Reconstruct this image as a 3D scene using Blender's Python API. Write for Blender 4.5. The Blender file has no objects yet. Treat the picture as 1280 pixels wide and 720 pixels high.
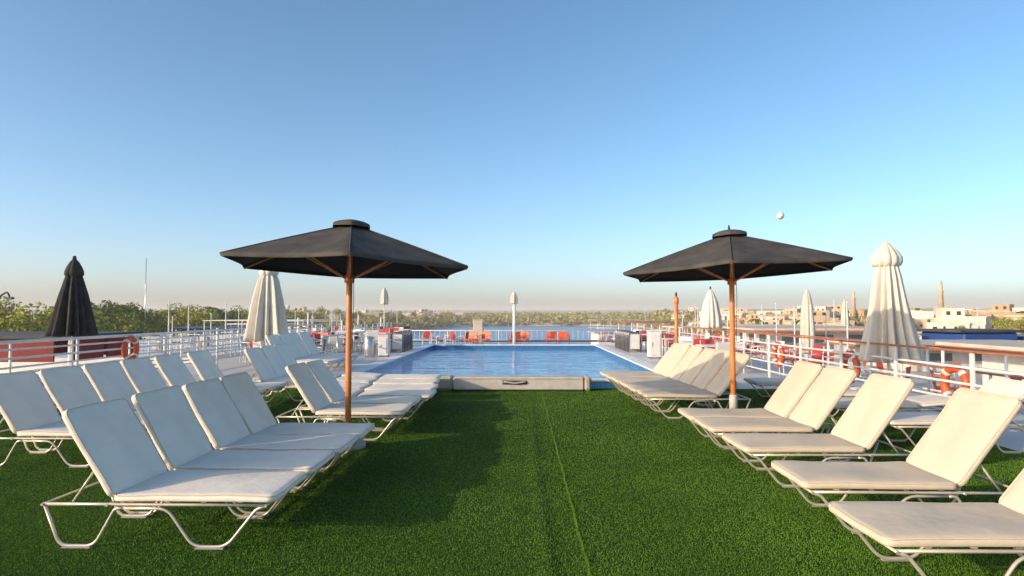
import bpy, math, random
import numpy as np
from mathutils import Vector, Matrix, noise as mnoise

R = math.radians
rng = random.Random(7)
nrng = np.random.default_rng(11)
scene = bpy.context.scene
COL = scene.collection

# ------------------------------------------------------------------ camera
cam_d = bpy.data.cameras.new("camera")
cam = bpy.data.objects.new("camera", cam_d)
COL.objects.link(cam)
cam_d.sensor_width = 36.0
cam_d.lens = 36.0 * 800 / 1280
cam_d.clip_start = 0.05
cam_d.clip_end = 12000
cam.location = (0, 0, 1.6)
cam.rotation_euler = (R(90 + 2.22), 0, R(0.79))
scene.camera = cam

# ------------------------------------------------------------------ sky, sun, exposure
SUN_EL, SHADOW_AZ = 16.0, 30.5           # shadows run toward +X, turned SHADOW_AZ toward +Y
sdir = Vector((math.cos(R(SHADOW_AZ)) * math.cos(R(SUN_EL)), math.sin(R(SHADOW_AZ)) * math.cos(R(SUN_EL)), -math.sin(R(SUN_EL))))
world = bpy.data.worlds.new("World")
scene.world = world
world.use_nodes = True
wn = world.node_tree
bg = wn.nodes["Background"]
sky = wn.nodes.new("ShaderNodeTexSky")
sky.sky_type = 'NISHITA'
sky.sun_disc = False
sky.sun_elevation = R(SUN_EL)
sky.sun_rotation = math.atan2(-sdir.x, -sdir.y)
sky.altitude = 0
sky.air_density = 0.65
sky.dust_density = 1.7
sky.ozone_density = 1.8
grade = wn.nodes.new("ShaderNodeHueSaturation")      # one even colour grade for the whole sky
grade.inputs["Hue"].default_value = 0.490
grade.inputs["Saturation"].default_value = 1.14
wn.links.new(sky.outputs[0], grade.inputs["Color"])
balance = wn.nodes.new("ShaderNodeMix")               # warm white balance of the whole sky
balance.data_type = 'RGBA'; balance.blend_type = 'MULTIPLY'; balance.inputs[0].default_value = 1.0
balance.inputs[7].default_value = (1.06, 1.0, 0.95, 1)
wn.links.new(grade.outputs[0], balance.inputs[6])
wn.links.new(balance.outputs[2], bg.inputs[0])
bg.inputs[1].default_value = 0.15
sun_d = bpy.data.lights.new("sun", 'SUN')
sun_d.energy = 2.45
sun_d.angle = R(0.5)
sun_d.color = (1.0, 0.78, 0.52)
sun = bpy.data.objects.new("sun", sun_d)
COL.objects.link(sun)
sun.location = (-20, -12, 12)
sun.rotation_euler = sdir.to_track_quat('-Z', 'Y').to_euler()
vs = scene.view_settings
vs.view_transform = 'Standard'
vs.look = 'None'
vs.exposure = 0.92
vs.gamma = 1.0
vs.use_curve_mapping = False

# ------------------------------------------------------------------ helpers
def tag(o, label=None, cat=None, group=None, kind=None):
    if label: o['label'] = label
    if cat: o['category'] = cat
    if group: o['group'] = group
    if kind: o['kind'] = kind
    return o

def empty(name, loc=(0, 0, 0), rz=0.0):
    o = bpy.data.objects.new(name, None)
    o.empty_display_size = 0.1
    COL.objects.link(o)
    o.location = loc
    o.rotation_euler = (0, 0, rz)
    return o

def link(name, me, parent=None, loc=None):
    o = bpy.data.objects.new(name, me)
    COL.objects.link(o)
    if parent: o.parent = parent
    if loc is not None: o.location = loc
    return o

def copy_tree(o, parent=None):
    c = o.copy()
    COL.objects.link(c)
    if parent: c.parent = parent
    for ch in list(o.children):
        copy_tree(ch, c)
    return c

class MB:
    def __init__(s):
        s.v = []; s.f = []; s.sm = []
    def add(s, vs_, fs_, smooth=False):
        b = len(s.v)
        s.v.extend([tuple(p) for p in vs_])
        for f in fs_:
            s.f.append([b + i for i in f]); s.sm.append(smooth)
        return s
    def box(s, x0, x1, y0, y1, z0, z1, bev=0.0, M=None):
        if bev <= 0:
            vs_ = [(x, y, z) for z in (z0, z1) for y in (y0, y1) for x in (x0, x1)]
            fs_ = [(0, 2, 3, 1), (4, 5, 7, 6), (0, 1, 5, 4), (2, 6, 7, 3), (0, 4, 6, 2), (1, 3, 7, 5)]
        else:
            b = min(bev, abs(x1 - x0) * .49, abs(y1 - y0) * .49, abs(z1 - z0) * .49)
            def ring(i, z): return [(x0 + i, y0 + b, z), (x0 + b, y0 + i, z), (x1 - b, y0 + i, z), (x1 - i, y0 + b, z),
                                    (x1 - i, y1 - b, z), (x1 - b, y1 - i, z), (x0 + b, y1 - i, z), (x0 + i, y1 - b, z)]
            def ring_in(z): return [(x0 + b, y0 + b, z), (x0 + b, y0 + b, z), (x1 - b, y0 + b, z), (x1 - b, y0 + b, z),
                                    (x1 - b, y1 - b, z), (x1 - b, y1 - b, z), (x0 + b, y1 - b, z), (x0 + b, y1 - b, z)]
            o = b * .12
            vs_ = [(x0 + b, y0 + b, z0), (x1 - b, y0 + b, z0), (x1 - b, y1 - b, z0), (x0 + b, y1 - b, z0)] + ring(o, z0 + b) + ring(o, z1 - b) + \
                  [(x0 + b, y0 + b, z1), (x1 - b, y0 + b, z1), (x1 - b, y1 - b, z1), (x0 + b, y1 - b, z1)]
            fs_ = [(3, 2, 1, 0), (20, 21, 22, 23)]
            for i in range(8):
                j = (i + 1) % 8
                fs_.append((4 + i, 4 + j, 12 + j, 12 + i))
            for (lo, base, flip) in ((0, 4, False), (20, 12, True)):
                quads = [(lo, lo + 1, base + 2, base + 1), (lo + 1, lo + 2, base + 4, base + 3), (lo + 2, lo + 3, base + 6, base + 5), (lo + 3, lo, base + 0, base + 7)]
                tris = [(lo, base + 1, base + 0), (lo + 1, base + 3, base + 2), (lo + 2, base + 5, base + 4), (lo + 3, base + 7, base + 6)]
                for q in quads + tris:
                    fs_.append(tuple(reversed(q)) if flip else q)
        if M: vs_ = [M @ Vector(p) for p in vs_]
        return s.add(vs_, fs_)
    def tube(s, pts, r, n=8, closed=False, r_end=None, smooth=True):
        P = [Vector(p) for p in pts]
        m = len(P)
        vs_ = []; fs_ = []
        T0 = None; U = None
        for i in range(m):
            if closed: t = (P[(i + 1) % m] - P[i - 1])
            else: t = P[min(i + 1, m - 1)] - P[max(i - 1, 0)]
            t.normalize()
            if U is None:
                a = Vector((0, 0, 1)) if abs(t.z) < .9 else Vector((1, 0, 0))
                U = t.cross(a).normalized()
            else:
                U = (U - t * U.dot(t)).normalized()
            W = t.cross(U)
            rr = r if r_end is None else r + (r_end - r) * i / max(1, m - 1)
            for k in range(n):
                a = 2 * math.pi * k / n
                vs_.append(P[i] + (U * math.cos(a) + W * math.sin(a)) * rr)
        rows = m if closed else m - 1
        for i in range(rows):
            for k in range(n):
                a = i * n + k; b = i * n + (k + 1) % n
                c = ((i + 1) % m) * n + (k + 1) % n; d = ((i + 1) % m) * n + k
                fs_.append((a, b, c, d))
        s.add(vs_, fs_, smooth)
        if not closed:
            b = len(s.v) - len(vs_)
            s.f.append([b + k for k in reversed(range(n))]); s.sm.append(False)
            s.f.append([b + (m - 1) * n + k for k in range(n)]); s.sm.append(False)
        return s
    def lathe(s, prof, n=24, c=(0, 0), smooth=True, fold=None):
        # prof: (z, r) pairs, fold(theta, i) multiplies the radius
        vs_ = []; fs_ = []
        for i, (z, r) in enumerate(prof):
            for k in range(n):
                a = 2 * math.pi * k / n
                q = r * (fold(a, i, z) if fold else 1)
                vs_.append((c[0] + math.cos(a) * q, c[1] + math.sin(a) * q, z))
        for i in range(len(prof) - 1):
            for k in range(n):
                fs_.append((i * n + k, i * n + (k + 1) % n, (i + 1) * n + (k + 1) % n, (i + 1) * n + k))
        fs_.append(tuple(reversed(range(n))))
        fs_.append(tuple((len(prof) - 1) * n + k for k in range(n)))
        return s.add(vs_, fs_, smooth)
    def mesh(s, name, mat):
        me = bpy.data.meshes.new(name)
        me.from_pydata(s.v, [], s.f)
        me.polygons.foreach_set("use_smooth", s.sm)
        if mat: me.materials.append(mat)
        me.update()
        return me
    def build(s, name, mat, parent=None, loc=None):
        return link(name, s.mesh(name, mat), parent, loc)

def rounded(pts, rad, seg=4):
    """Round the inner corners of a polyline."""
    P = [Vector(p) for p in pts]
    out = [P[0]]
    for i in range(1, len(P) - 1):
        a, b, c = P[i - 1], P[i], P[i + 1]
        d1 = (a - b); d2 = (c - b)
        q = min(rad, d1.length * .45, d2.length * .45)
        p1 = b + d1.normalized() * q; p2 = b + d2.normalized() * q
        for k in range(seg + 1):
            t = k / seg
            out.append(p1 * (1 - t) ** 2 + b * 2 * t * (1 - t) + p2 * t * t)
    out.append(P[-1])
    return out

# ------------------------------------------------------------------ materials
MATS = {}
def mat(name, col, rough=.6, var=.12, scale=8.0, bump=0.0, bscale=40.0, metal=0.0, spec=.5, coat=0.0, col2=None, wave=None, translucent=0.0, stretch=None, coords='Object'):
    m = bpy.data.materials.new(name); m.use_nodes = True
    nt = m.node_tree; N = nt.nodes; L = nt.links
    b = N["Principled BSDF"]
    b.inputs["Roughness"].default_value = rough
    b.inputs["Metallic"].default_value = metal
    b.inputs["Specular IOR Level"].default_value = spec
    b.inputs["Coat Weight"].default_value = coat
    tc = N.new("ShaderNodeTexCoord")
    src = tc.outputs[coords]
    if stretch:
        mp = N.new("ShaderNodeMapping"); mp.inputs["Scale"].default_value = stretch
        L.new(src, mp.inputs[0]); src = mp.outputs[0]
    nz = N.new("ShaderNodeTexNoise"); nz.inputs["Scale"].default_value = scale; nz.inputs["Detail"].default_value = 6; nz.inputs["Roughness"].default_value = .62
    L.new(src, nz.inputs[0])
    rp = N.new("ShaderNodeValToRGB")
    c1 = [max(0, c * (1 - var)) for c in col]; c2 = [min(1, c * (1 + var)) for c in (col2 or col)]
    rp.color_ramp.elements[0].position = .32; rp.color_ramp.elements[1].position = .68
    rp.color_ramp.elements[0].color = (*c1, 1); rp.color_ramp.elements[1].color = (*c2, 1)
    L.new(nz.outputs[0], rp.inputs[0])
    L.new(rp.outputs[0], b.inputs["Base Color"])
    if bump > 0:
        n2 = N.new("ShaderNodeTexNoise"); n2.inputs["Scale"].default_value = bscale; n2.inputs["Detail"].default_value = 5
        L.new(src, n2.inputs[0])
        bp = N.new("ShaderNodeBump"); bp.inputs["Strength"].default_value = bump; bp.inputs["Distance"].default_value = .02
        L.new(n2.outputs[0], bp.inputs["Height"]); L.new(bp.outputs[0], b.inputs["Normal"])
    MATS[name] = m
    return m

M_cush_sun = mat("cushion fabric", (.58, .505, .395), .85, .06, 3.0, .30, 11.0, spec=.25)  # darker copy for sunlit rows; full sun is toned down in the colour
M_cushw = mat("white cushion fabric", (.77, .71, .62), .85, .06, 3.0, .30, 11.0, spec=.25)  # lighter copy for shaded rows, shade offset in the colour; also plain white cloth
M_pipe = mat("cushion piping", (.58, .49, .37), .8, .06, 5.0)
M_frame = mat("cream enamelled tube", (.56, .51, .43), .28, .15, 6.0, spec=.5, metal=.35)
M_foot = mat("grey plastic foot", (.25, .25, .24), .6)
M_black = mat("black canvas", (.026, .025, .026), .85, .2, 6.0, .15, 60.0, spec=.25, col2=(.038, .036, .034))
M_canopy = mat("charcoal canvas", (.058, .054, .050), .85, .18, 4.0, .15, 60.0, spec=.2, col2=(.074, .069, .063))  # even charcoal tone for the open parasols' cloth
def dark_back(m, col):
    """Give the cloth a darker colour on its back faces."""
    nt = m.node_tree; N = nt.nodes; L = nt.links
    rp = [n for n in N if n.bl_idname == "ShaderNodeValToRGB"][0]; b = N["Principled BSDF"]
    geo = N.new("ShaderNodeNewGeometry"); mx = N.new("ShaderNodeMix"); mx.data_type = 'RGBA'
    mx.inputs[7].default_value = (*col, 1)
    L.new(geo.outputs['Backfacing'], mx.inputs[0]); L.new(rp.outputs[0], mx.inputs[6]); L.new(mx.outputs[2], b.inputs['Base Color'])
dark_back(M_canopy, (.012, .012, .016))  # underside coloured darker than the top face
M_white_can = mat("white canvas", (.62, .58, .50), .85, .10, 2.5, .2, 12.0, spec=.3)
M_beige_can = mat("beige canvas", (.50, .46, .40), .85, .16, 2.5, .2, 12.0, spec=.3)
M_wood = mat("varnished wood", (.60, .195, .045), .38, .3, 3.0, .05, 30, stretch=(14, 14, .8), coat=.25)
M_cap = mat("varnished rail wood", (.36, .13, .05), .45, .3, 3.0, stretch=(6, .6, 6))
M_conc = mat("grey concrete", (.36, .34, .30), .85, .18, 4.0, .3, 30)
M_conc2 = mat("pale concrete", (.46, .44, .40), .85, .15, 5.0, .3, 30)
M_deck = mat("pale deck paint", (.52, .50, .47), .6, .12, 1.2, .1, 20)
M_tile = mat("pale pool deck tile", (.60, .57, .53), .5, .10, 1.6, .1, 18)
M_cope = mat("white coping", (.76, .75, .73), .5, .06, 3.0)
M_wpaint = mat("white paint", (.64, .63, .61), .4, .07, 4.0)
M_rail = mat("white rail paint", (.64, .64, .62), .35, .08, 5.0)
M_steel = mat("brushed steel", (.52, .52, .52), .3, .1, 6.0, metal=.8)
M_dark = mat("dark metal", (.035, .035, .04), .45, .2)
M_red = mat("red plastic", (.38, .04, .028), .5, .25, 5.0)
M_orange = mat("orange plastic", (.54, .085, .022), .5, .25, 5.0)
M_glass = mat("dark glass", (.02, .03, .04), .08, .1)
M_glassp = mat("sky-grey glass", (.16, .19, .21), .15, .2)
M_hull = mat("white hull paint", (.66, .66, .65), .4, .1, .8)
M_roofdark = mat("dark roof felt", (.05, .05, .055), .8, .3, 1.5)
M_redfab = mat("red awning cloth", (.17, .012, .008), .8, .2, 2.0)
M_roofb = mat("beige roof", (.50, .45, .37), .8, .15, 1.0)
M_blue = mat("blue boat paint", (.02, .06, .24), .4, .15)
M_sandst = mat("sandstone wall", (.50, .39, .26), .9, .2, .6, coords='Object')
M_plaster = mat("pale plaster wall", (.62, .56, .47), .9, .15, .5)
M_brown = mat("brown mud wall", (.38, .27, .17), .9, .2, .5)
M_trunk = mat("bark", (.12, .085, .055), .9, .3, 3.0)
M_rope = mat("dark rope", (.03, .028, .025), .9)

def tile_mat(name, c1, c2, s):
    m = bpy.data.materials.new(name); m.use_nodes = True
    nt = m.node_tree; N = nt.nodes; L = nt.links
    b = N["Principled BSDF"]; b.inputs["Roughness"].default_value = .2
    tc = N.new("ShaderNodeTexCoord")
    geo = N.new("ShaderNodeNewGeometry")
    # box projection: pick the two coordinates that lie in the face
    sep = N.new("ShaderNodeSeparateXYZ"); L.new(tc.outputs['Object'], sep.inputs[0])
    sn = N.new("ShaderNodeSeparateXYZ"); L.new(geo.outputs['True Normal'], sn.inputs[0])
    ax = N.new("ShaderNodeMath"); ax.operation = 'ABSOLUTE'; L.new(sn.outputs[0], ax.inputs[0])
    az = N.new("ShaderNodeMath"); az.operation = 'ABSOLUTE'; L.new(sn.outputs[2], az.inputs[0])
    mu = N.new("ShaderNodeMix"); L.new(ax.outputs[0], mu.inputs[0]); L.new(sep.outputs[0], mu.inputs[2]); L.new(sep.outputs[1], mu.inputs[3])
    mv = N.new("ShaderNodeMix"); L.new(az.outputs[0], mv.inputs[0]); L.new(sep.outputs[2], mv.inputs[2]); L.new(sep.outputs[1], mv.inputs[3])
    cm = N.new("ShaderNodeCombineXYZ"); L.new(mu.outputs[0], cm.inputs[0]); L.new(mv.outputs[0], cm.inputs[1])
    br = N.new("ShaderNodeTexBrick"); br.offset = 0
    br.inputs['Scale'].default_value = 1.0; br.inputs['Brick Width'].default_value = s; br.inputs['Row Height'].default_value = s
    br.inputs['Mortar Size'].default_value = s * .05; br.inputs['Color1'].default_value = (*c1, 1); br.inputs['Color2'].default_value = (*c2, 1)
    br.inputs['Mortar'].default_value = (c1[0] * .6 + .08, c1[1] * .6 + .1, c1[2] * .6 + .12, 1)
    L.new(cm.outputs[0], br.inputs[0]); L.new(br.outputs[0], b.inputs['Base Color'])
    return m
M_ptile = tile_mat("blue pool tile", (.10, .50, .88), (.15, .58, .92), .12)
M_ptile2 = tile_mat("dark blue pool tile", (.02, .12, .30), (.03, .16, .36), .12)

def water_mat(name, tint, bumps, refl_tint=(1, 1, 1), body=(.12, .52, .92)):
    m = bpy.data.materials.new(name); m.use_nodes = True
    nt = m.node_tree; N = nt.nodes; L = nt.links
    N.remove(N["Principled BSDF"]); out = N["Material Output"]
    tr = N.new("ShaderNodeBsdfTransparent"); tr.inputs[0].default_value = (*tint, 1)
    gl = N.new("ShaderNodeBsdfGlossy"); gl.inputs["Roughness"].default_value = .03; gl.inputs[0].default_value = (*refl_tint, 1)
    fr = N.new("ShaderNodeFresnel"); fr.inputs[0].default_value = 1.30
    mx = N.new("ShaderNodeMixShader")
    df = N.new("ShaderNodeBsdfDiffuse"); df.inputs[0].default_value = (*body, 1); mb = N.new("ShaderNodeMixShader"); mb.inputs[0].default_value = .6
    L.new(tr.outputs[0], mb.inputs[1]); L.new(df.outputs[0], mb.inputs[2])
    tc = N.new("ShaderNodeTexCoord"); mp = N.new("ShaderNodeMapping"); mp.inputs["Scale"].default_value = (.45, 1.7, 1)
    L.new(tc.outputs['Object'], mp.inputs[0])
    prev = None
    for (sc, st) in bumps:
        n = N.new("ShaderNodeTexNoise"); n.inputs["Scale"].default_value = sc; n.inputs["Detail"].default_value = 3
        L.new(mp.outputs[0], n.inputs[0])
        b = N.new("ShaderNodeBump"); b.inputs["Strength"].default_value = 1; b.inputs["Distance"].default_value = st
        L.new(n.outputs[0], b.inputs["Height"])
        if prev: L.new(prev, b.inputs["Normal"])
        prev = b.outputs[0]
    L.new(prev, gl.inputs["Normal"]); L.new(prev, fr.inputs["Normal"])
    L.new(fr.outputs[0], mx.inputs[0]); L.new(mb.outputs[0], mx.inputs[1]); L.new(gl.outputs[0], mx.inputs[2])
    L.new(mx.outputs[0], out.inputs[0])
    return m
M_pwater = water_mat("pool water", (.72, .92, 1.0), [(1.2, .06), (5.0, .010)])

def river_mat():
    m = bpy.data.materials.new("river water"); m.use_nodes = True
    nt = m.node_tree; N = nt.nodes; L = nt.links
    b = N["Principled BSDF"]; b.inputs["Roughness"].default_value = .18; b.inputs["Base Color"].default_value = (.02, .19, .46, 1)
    b.inputs["IOR"].default_value = 1.33
    tc = N.new("ShaderNodeTexCoord")
    n = N.new("ShaderNodeTexNoise"); n.inputs["Scale"].default_value = .55; n.inputs["Detail"].default_value = 6
    L.new(tc.outputs['Object'], n.inputs[0])
    bp = N.new("ShaderNodeBump"); bp.inputs["Strength"].default_value = 1; bp.inputs["Distance"].default_value = .9
    L.new(n.outputs[0], bp.inputs["Height"]); L.new(bp.outputs[0], b.inputs["Normal"])
    return m
M_river = river_mat()

def leaf_mat(name, c1, c2, trans=.35):
    m = bpy.data.materials.new(name); m.use_nodes = True
    nt = m.node_tree; N = nt.nodes; L = nt.links
    N.remove(N["Principled BSDF"]); out = N["Material Output"]
    geo = N.new("ShaderNodeNewGeometry")
    rp = N.new("ShaderNodeValToRGB"); rp.color_ramp.elements[0].color = (*c1, 1); rp.color_ramp.elements[1].color = (*c2, 1)
    L.new(geo.outputs['Random Per Island'], rp.inputs[0])
    d = N.new("ShaderNodeBsdfDiffuse"); t = N.new("ShaderNodeBsdfTranslucent"); mx = N.new("ShaderNodeMixShader"); mx.inputs[0].default_value = trans
    L.new(rp.outputs[0], d.inputs[0]); L.new(rp.outputs[0], t.inputs[0])
    L.new(d.outputs[0], mx.inputs[1]); L.new(t.outputs[0], mx.inputs[2]); L.new(mx.outputs[0], out.inputs[0])
    return m
M_leaf = [leaf_mat("leaf green", (.12, .15, .02), (.46, .46, .08), .15), leaf_mat("leaf dark", (.05, .09, .02), (.22, .26, .05), .15),
          leaf_mat("leaf olive", (.14, .16, .035), (.42, .40, .11), .15), leaf_mat("leaf dusty", (.18, .16, .06), (.44, .38, .18), .15)]
M_blade = leaf_mat("turf blade", (.030, .105, .008), (.16, .285, .040), .18)
def patchy(m, sc, lo, hi):
    nt = m.node_tree; N = nt.nodes; L = nt.links
    rp = [n for n in N if n.bl_idname == "ShaderNodeValToRGB"][0]
    tc = N.new("ShaderNodeTexCoord"); nz = N.new("ShaderNodeTexNoise"); nz.inputs["Scale"].default_value = sc; nz.inputs["Detail"].default_value = 4
    mr = N.new("ShaderNodeMapRange"); mr.inputs[1].default_value = .35; mr.inputs[2].default_value = .65; mr.inputs[3].default_value = lo; mr.inputs[4].default_value = hi
    mx = N.new("ShaderNodeMix"); mx.data_type = 'RGBA'; mx.blend_type = 'MULTIPLY'; mx.inputs[0].default_value = 1
    L.new(tc.outputs['Object'], nz.inputs[0]); L.new(nz.outputs[0], mr.inputs[0]); L.new(rp.outputs[0], mx.inputs[6]); L.new(mr.outputs[0], mx.inputs[7])
    for n in N:
        if n.bl_idname in ("ShaderNodeBsdfDiffuse", "ShaderNodeBsdfTranslucent"): L.new(mx.outputs[2], n.inputs[0])
patchy(M_blade, .7, .80, 1.15)
M_bladel = leaf_mat("turf seam blade", (.045, .125, .012), (.15, .27, .04), .15)
M_turf = mat("turf backing", (.014, .045, .006), .95, .3, 30.0, .6, 220.0, spec=.1, col2=(.028, .075, .010))

# ------------------------------------------------------------------ terrain and river
def vnoise(x, y, s=1.0): return mnoise.noise(Vector((x * s, y * s, 3.7)))

# shore distance by bearing (tan of bearing from +Y -> metres along the ray's Y)
SH = [(-95, 70), (-60, 78), (-40, 88), (-36, 92), (-28, 118), (-20, 170), (-14, 250), (-9, 380), (-5, 470), (0, 490), (6, 500), (10, 470), (13, 340), (17, 210), (22, 140), (30, 100), (40, 80), (60, 66), (95, 60)]
def shore(b):
    for (a0, d0), (a1, d1) in zip(SH, SH[1:]):
        if a0 <= b <= a1:
            t = (b - a0) / (a1 - a0); t = t * t * (3 - 2 * t)
            return d0 + (d1 - d0) * t
    return 65
WATER = -8.5
def ground_z(off, b, x, y):
    prof = [(-8, -10), (0, -8.5), (3, -7.6), (12, -6.6), (40, -5.4), (90, -3.8), (160, -1.8), (300, .4), (700, 3.0), (1600, 8.0), (4000, 14.0)]
    if b > 12: prof = [(-8, -10), (0, -8.5), (3, -7.4), (12, -6.2), (40, -4.6), (90, -1.6), (160, .6), (300, 1.6), (700, 3.6), (1600, 8.0), (4000, 14.0)]
    z = 14
    for (o0, z0), (o1, z1) in zip(prof, prof[1:]):
        if off <= o1:
            z = z0 + (z1 - z0) * max(0, (off - o0)) / (o1 - o0); break
    if off > 2:
        a = min(1.0, off / 60)
        z += a * (.7 * vnoise(x, y, .03) + 1.2 * vnoise(x, y, .008)) + min(1, off / 1500) * 9 * max(0, vnoise(x, y, .0016))
        if b > 12 and off < 400:           # terraced slope
            st = 1.1; q = math.floor(z / st); f = (z / st - q); f = min(1, f * 3.0) if f < .34 else 1.0
            z = (q + f) * st - .5
    return z
def polar(bdeg, dist):
    return math.sin(R(bdeg)) * dist, math.cos(R(bdeg)) * dist
def bank_z(x, y):
    b = math.degrees(math.atan2(x, y)); d = math.hypot(x, y)
    return ground_z(d - shore(b), b, x, y)

m = MB()
offs = [-8, -2, 0, 1.5, 3, 6, 9, 12, 16, 20, 25, 30, 36, 43, 50, 58, 67, 77, 88, 100, 115, 130, 150, 170, 200, 240, 290, 350, 430, 550, 700, 900, 1200, 1600, 2200, 3000, 4200]
bs = [(-95 + .5 * i) for i in range(381)]
vv = []; ff = []
for b in bs:
    D = shore(b) + 3.5 * vnoise(b, 0, .35)
    for o in offs:
        x, y = polar(b, D + o)
        vv.append((x, y, ground_z(o, b, x, y)))
no = len(offs)
for i in range(len(bs) - 1):
    for j in range(no - 1):
        ff.append((i * no + j, (i + 1) * no + j, (i + 1) * no + j + 1, i * no + j + 1))
m.add(vv, ff, True)
M_bank = mat("dry bank ground", (.30, .25, .13), .95, .2, .02, .5, .4, spec=.1, col2=(.60, .49, .33))
tag(m.build("river_bank", M_bank), kind='structure')
m = MB(); W = 6000
m.add([(-W, -800, WATER), (W, -800, WATER), (W, W, WATER), (-W, W, WATER)], [(0, 1, 2, 3)])
tag(m.build("river", M_river), kind='structure')

# ------------------------------------------------------------------ our ship: hull, decks, turf, pool
XL, XR, YN, YF = -10.6, 8.0, -9.0, 38.2
PX0, PX1, PY0, PY1 = -3.9, 3.3, 13.95, 28.6            # pool water opening
QX0, QX1, QY0, QY1 = -6.0, 4.56, 13.62, 29.05           # raised pool deck
PZ = .15
m = MB()
m.box(XL, XR, YN, QY0, -7.9, -.012)
m.box(XL, QX0, QY0 + .0, QY1, -7.9, -.0125); m.box(QX1, XR, QY0 + .0, QY1, -7.9, -.0125)
m.box(XL, XR, QY1, YF, -7.9, -.30)
tag(m.build("deck", M_deck), kind='structure')
m = MB()
m.box(QX0, PX0 - .34, QY0 + .003, QY1, -1.6, PZ, .0); m.box(PX1 + .34, QX1, QY0 + .003, QY1, -1.6, PZ)
m.box(PX0 - .34, PX1 + .34, PY1 + .34, QY1, -1.6, PZ)
pd = tag(m.build("pool_deck", M_tile), kind='structure')
# pool shell
m = MB()
m.box(PX0 - .3, PX0, PY0, PY1, -1.5, PZ - .01); m.box(PX1, PX1 + .3, PY0, PY1, -1.5, PZ - .01)
m.box(PX0 - .3, PX1 + .3, PY1, PY1 + .3, -1.5, PZ - .012)
m.box(PX0 - .337, PX1 + .337, QY0, PY0, -1.5, PZ - .012)
m.box(PX0 - .3, PX1 + .3, QY0 + .05, PY1 + .3, -1.7, -1.5)
pool = tag(m.build("pool_basin", M_ptile), kind='structure')
for i in range(11):
    y = PY0 + 1.1 + i * 1.25
    MB().box(PX0 + .02, PX1 - .02, y, y + .14, -1.496, -1.49).build("floor_line", M_ptile2, pool)
for x0, x1 in ((PX0 + .002, PX0 + .012), (PX1 - .012, PX1 - .002)):
    MB().box(x0, x1, PY0 + .01, PY1 - .01, -.42, PZ - .011).build("waterline_tile_band", M_ptile2, pool)
MB().box(PX0 + .01, PX1 - .01, PY1 - .012, PY1 - .002, -.42, PZ - .011).build("waterline_tile_band", M_ptile2, pool)
cw = .34
def coping(x0, x1, y0, y1, nx, ny):
    for i in range(nx):
        for j in range(ny):
            a0 = x0 + (x1 - x0) * i / nx; a1 = x0 + (x1 - x0) * (i + 1) / nx
            b0 = y0 + (y1 - y0) * j / ny; b1 = y0 + (y1 - y0) * (j + 1) / ny
            g = .003
            MB().box(a0 + g, a1 - g, b0 + g, b1 - g, PZ - .009, PZ + .03 + rng.uniform(-.0015, .0015), .008).build("coping_stone", M_cope, pool)
coping(PX0 - cw, PX0 + .03, PY0 + .05, PY1 + .0, 1, 14)
coping(PX1 - .03, PX1 + cw, PY0 + .05, PY1 + .0, 1, 14)
coping(PX0 - cw, PX1 + cw, PY1 + .0, PY1 + cw, 9, 1)
coping(PX0 - cw, PX1 + cw, QY0 - .03, PY0 + .05, 9, 1)
m = MB(); m.add([(PX0, PY0, -.02), (PX1, PY0, -.02), (PX1, PY1, -.02), (PX0, PY1, -.02)], [(0, 1, 2, 3)])
tag(m.build("pool_water", M_pwater), kind='structure')

# turf: a sheet with a lapped seam and one soft wrinkle, and blades on it
SEAM, WRK = .418, .17
TX0, TX1, TY0, TY1 = -8.2, 5.75, -6.0, QY0 - .01
def turf_h(x, y):
    w = .016 * np.exp(-((x - WRK - .02 * np.sin(y * .7)) / .06) ** 2)
    s = np.where(x > SEAM, .004 * np.exp(-(x - SEAM) / .25), .0)
    u = .004 * np.sin(x * 1.3 + .6 * y) * np.sin(y * .9 - .4 * x)
    return w + s + u
xs = np.unique(np.concatenate([np.linspace(TX0, TX1, 58), np.linspace(-.1, .7, 41), [SEAM - .001, SEAM + .001]]))
ys = np.linspace(TY0, TY1, 46)
GX, GY = np.meshgrid(xs, ys)
GZ = turf_h(GX, GY)
nx = len(xs)
m = MB()
m.add(np.stack([GX.ravel(), GY.ravel(), GZ.ravel()], 1).tolist(),
      [(j * nx + i, j * nx + i + 1, (j + 1) * nx + i + 1, (j + 1) * nx + i) for j in range(len(ys) - 1) for i in range(nx - 1)], True)
turf = tag(m.build("turf", M_turf), kind='structure')
def blades(name, x, y, h, w, mat_, parent):
    n = len(x)
    a = R(SHADOW_AZ + 90) + nrng.normal(0, .75, n)       # the pile faces mostly one way
    lean = nrng.uniform(.15, .75, n) * h
    la = nrng.normal(.4, 1.3, n)
    z0 = turf_h(x, y) - .002
    dx, dy = np.cos(a) * w / 2, np.sin(a) * w / 2
    V = np.empty((n, 3, 3), np.float32)
    V[:, 0] = np.stack([x - dx, y - dy, z0], 1); V[:, 1] = np.stack([x + dx, y + dy, z0], 1)
    V[:, 2] = np.stack([x + np.cos(la) * lean, y + np.sin(la) * lean, z0 + h], 1)
    me = bpy.data.meshes.new(name)
    me.vertices.add(n * 3); me.vertices.foreach_set("co", V.ravel())
    me.loops.add(n * 3); me.loops.foreach_set("vertex_index", np.arange(n * 3, dtype=np.int32))
    me.polygons.add(n); me.polygons.foreach_set("loop_start", np.arange(0, n * 3, 3, dtype=np.int32))
    me.update(); me.validate()
    me.materials.append(mat_)
    o = link(name, me, parent); o['kind'] = 'stuff'
    return o
N_BL = 1250000
u = nrng.uniform(0, 1, N_BL)
y = 1.6 * (TY1 / 1.6) ** (u ** 1.05)                  # denser near
x = nrng.uniform(-1, 1, N_BL) * (y * .92 + 1.6)
k = (x > TX0) & (x < TX1) & (y < TY1)
x, y = x[k], y[k]
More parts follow.
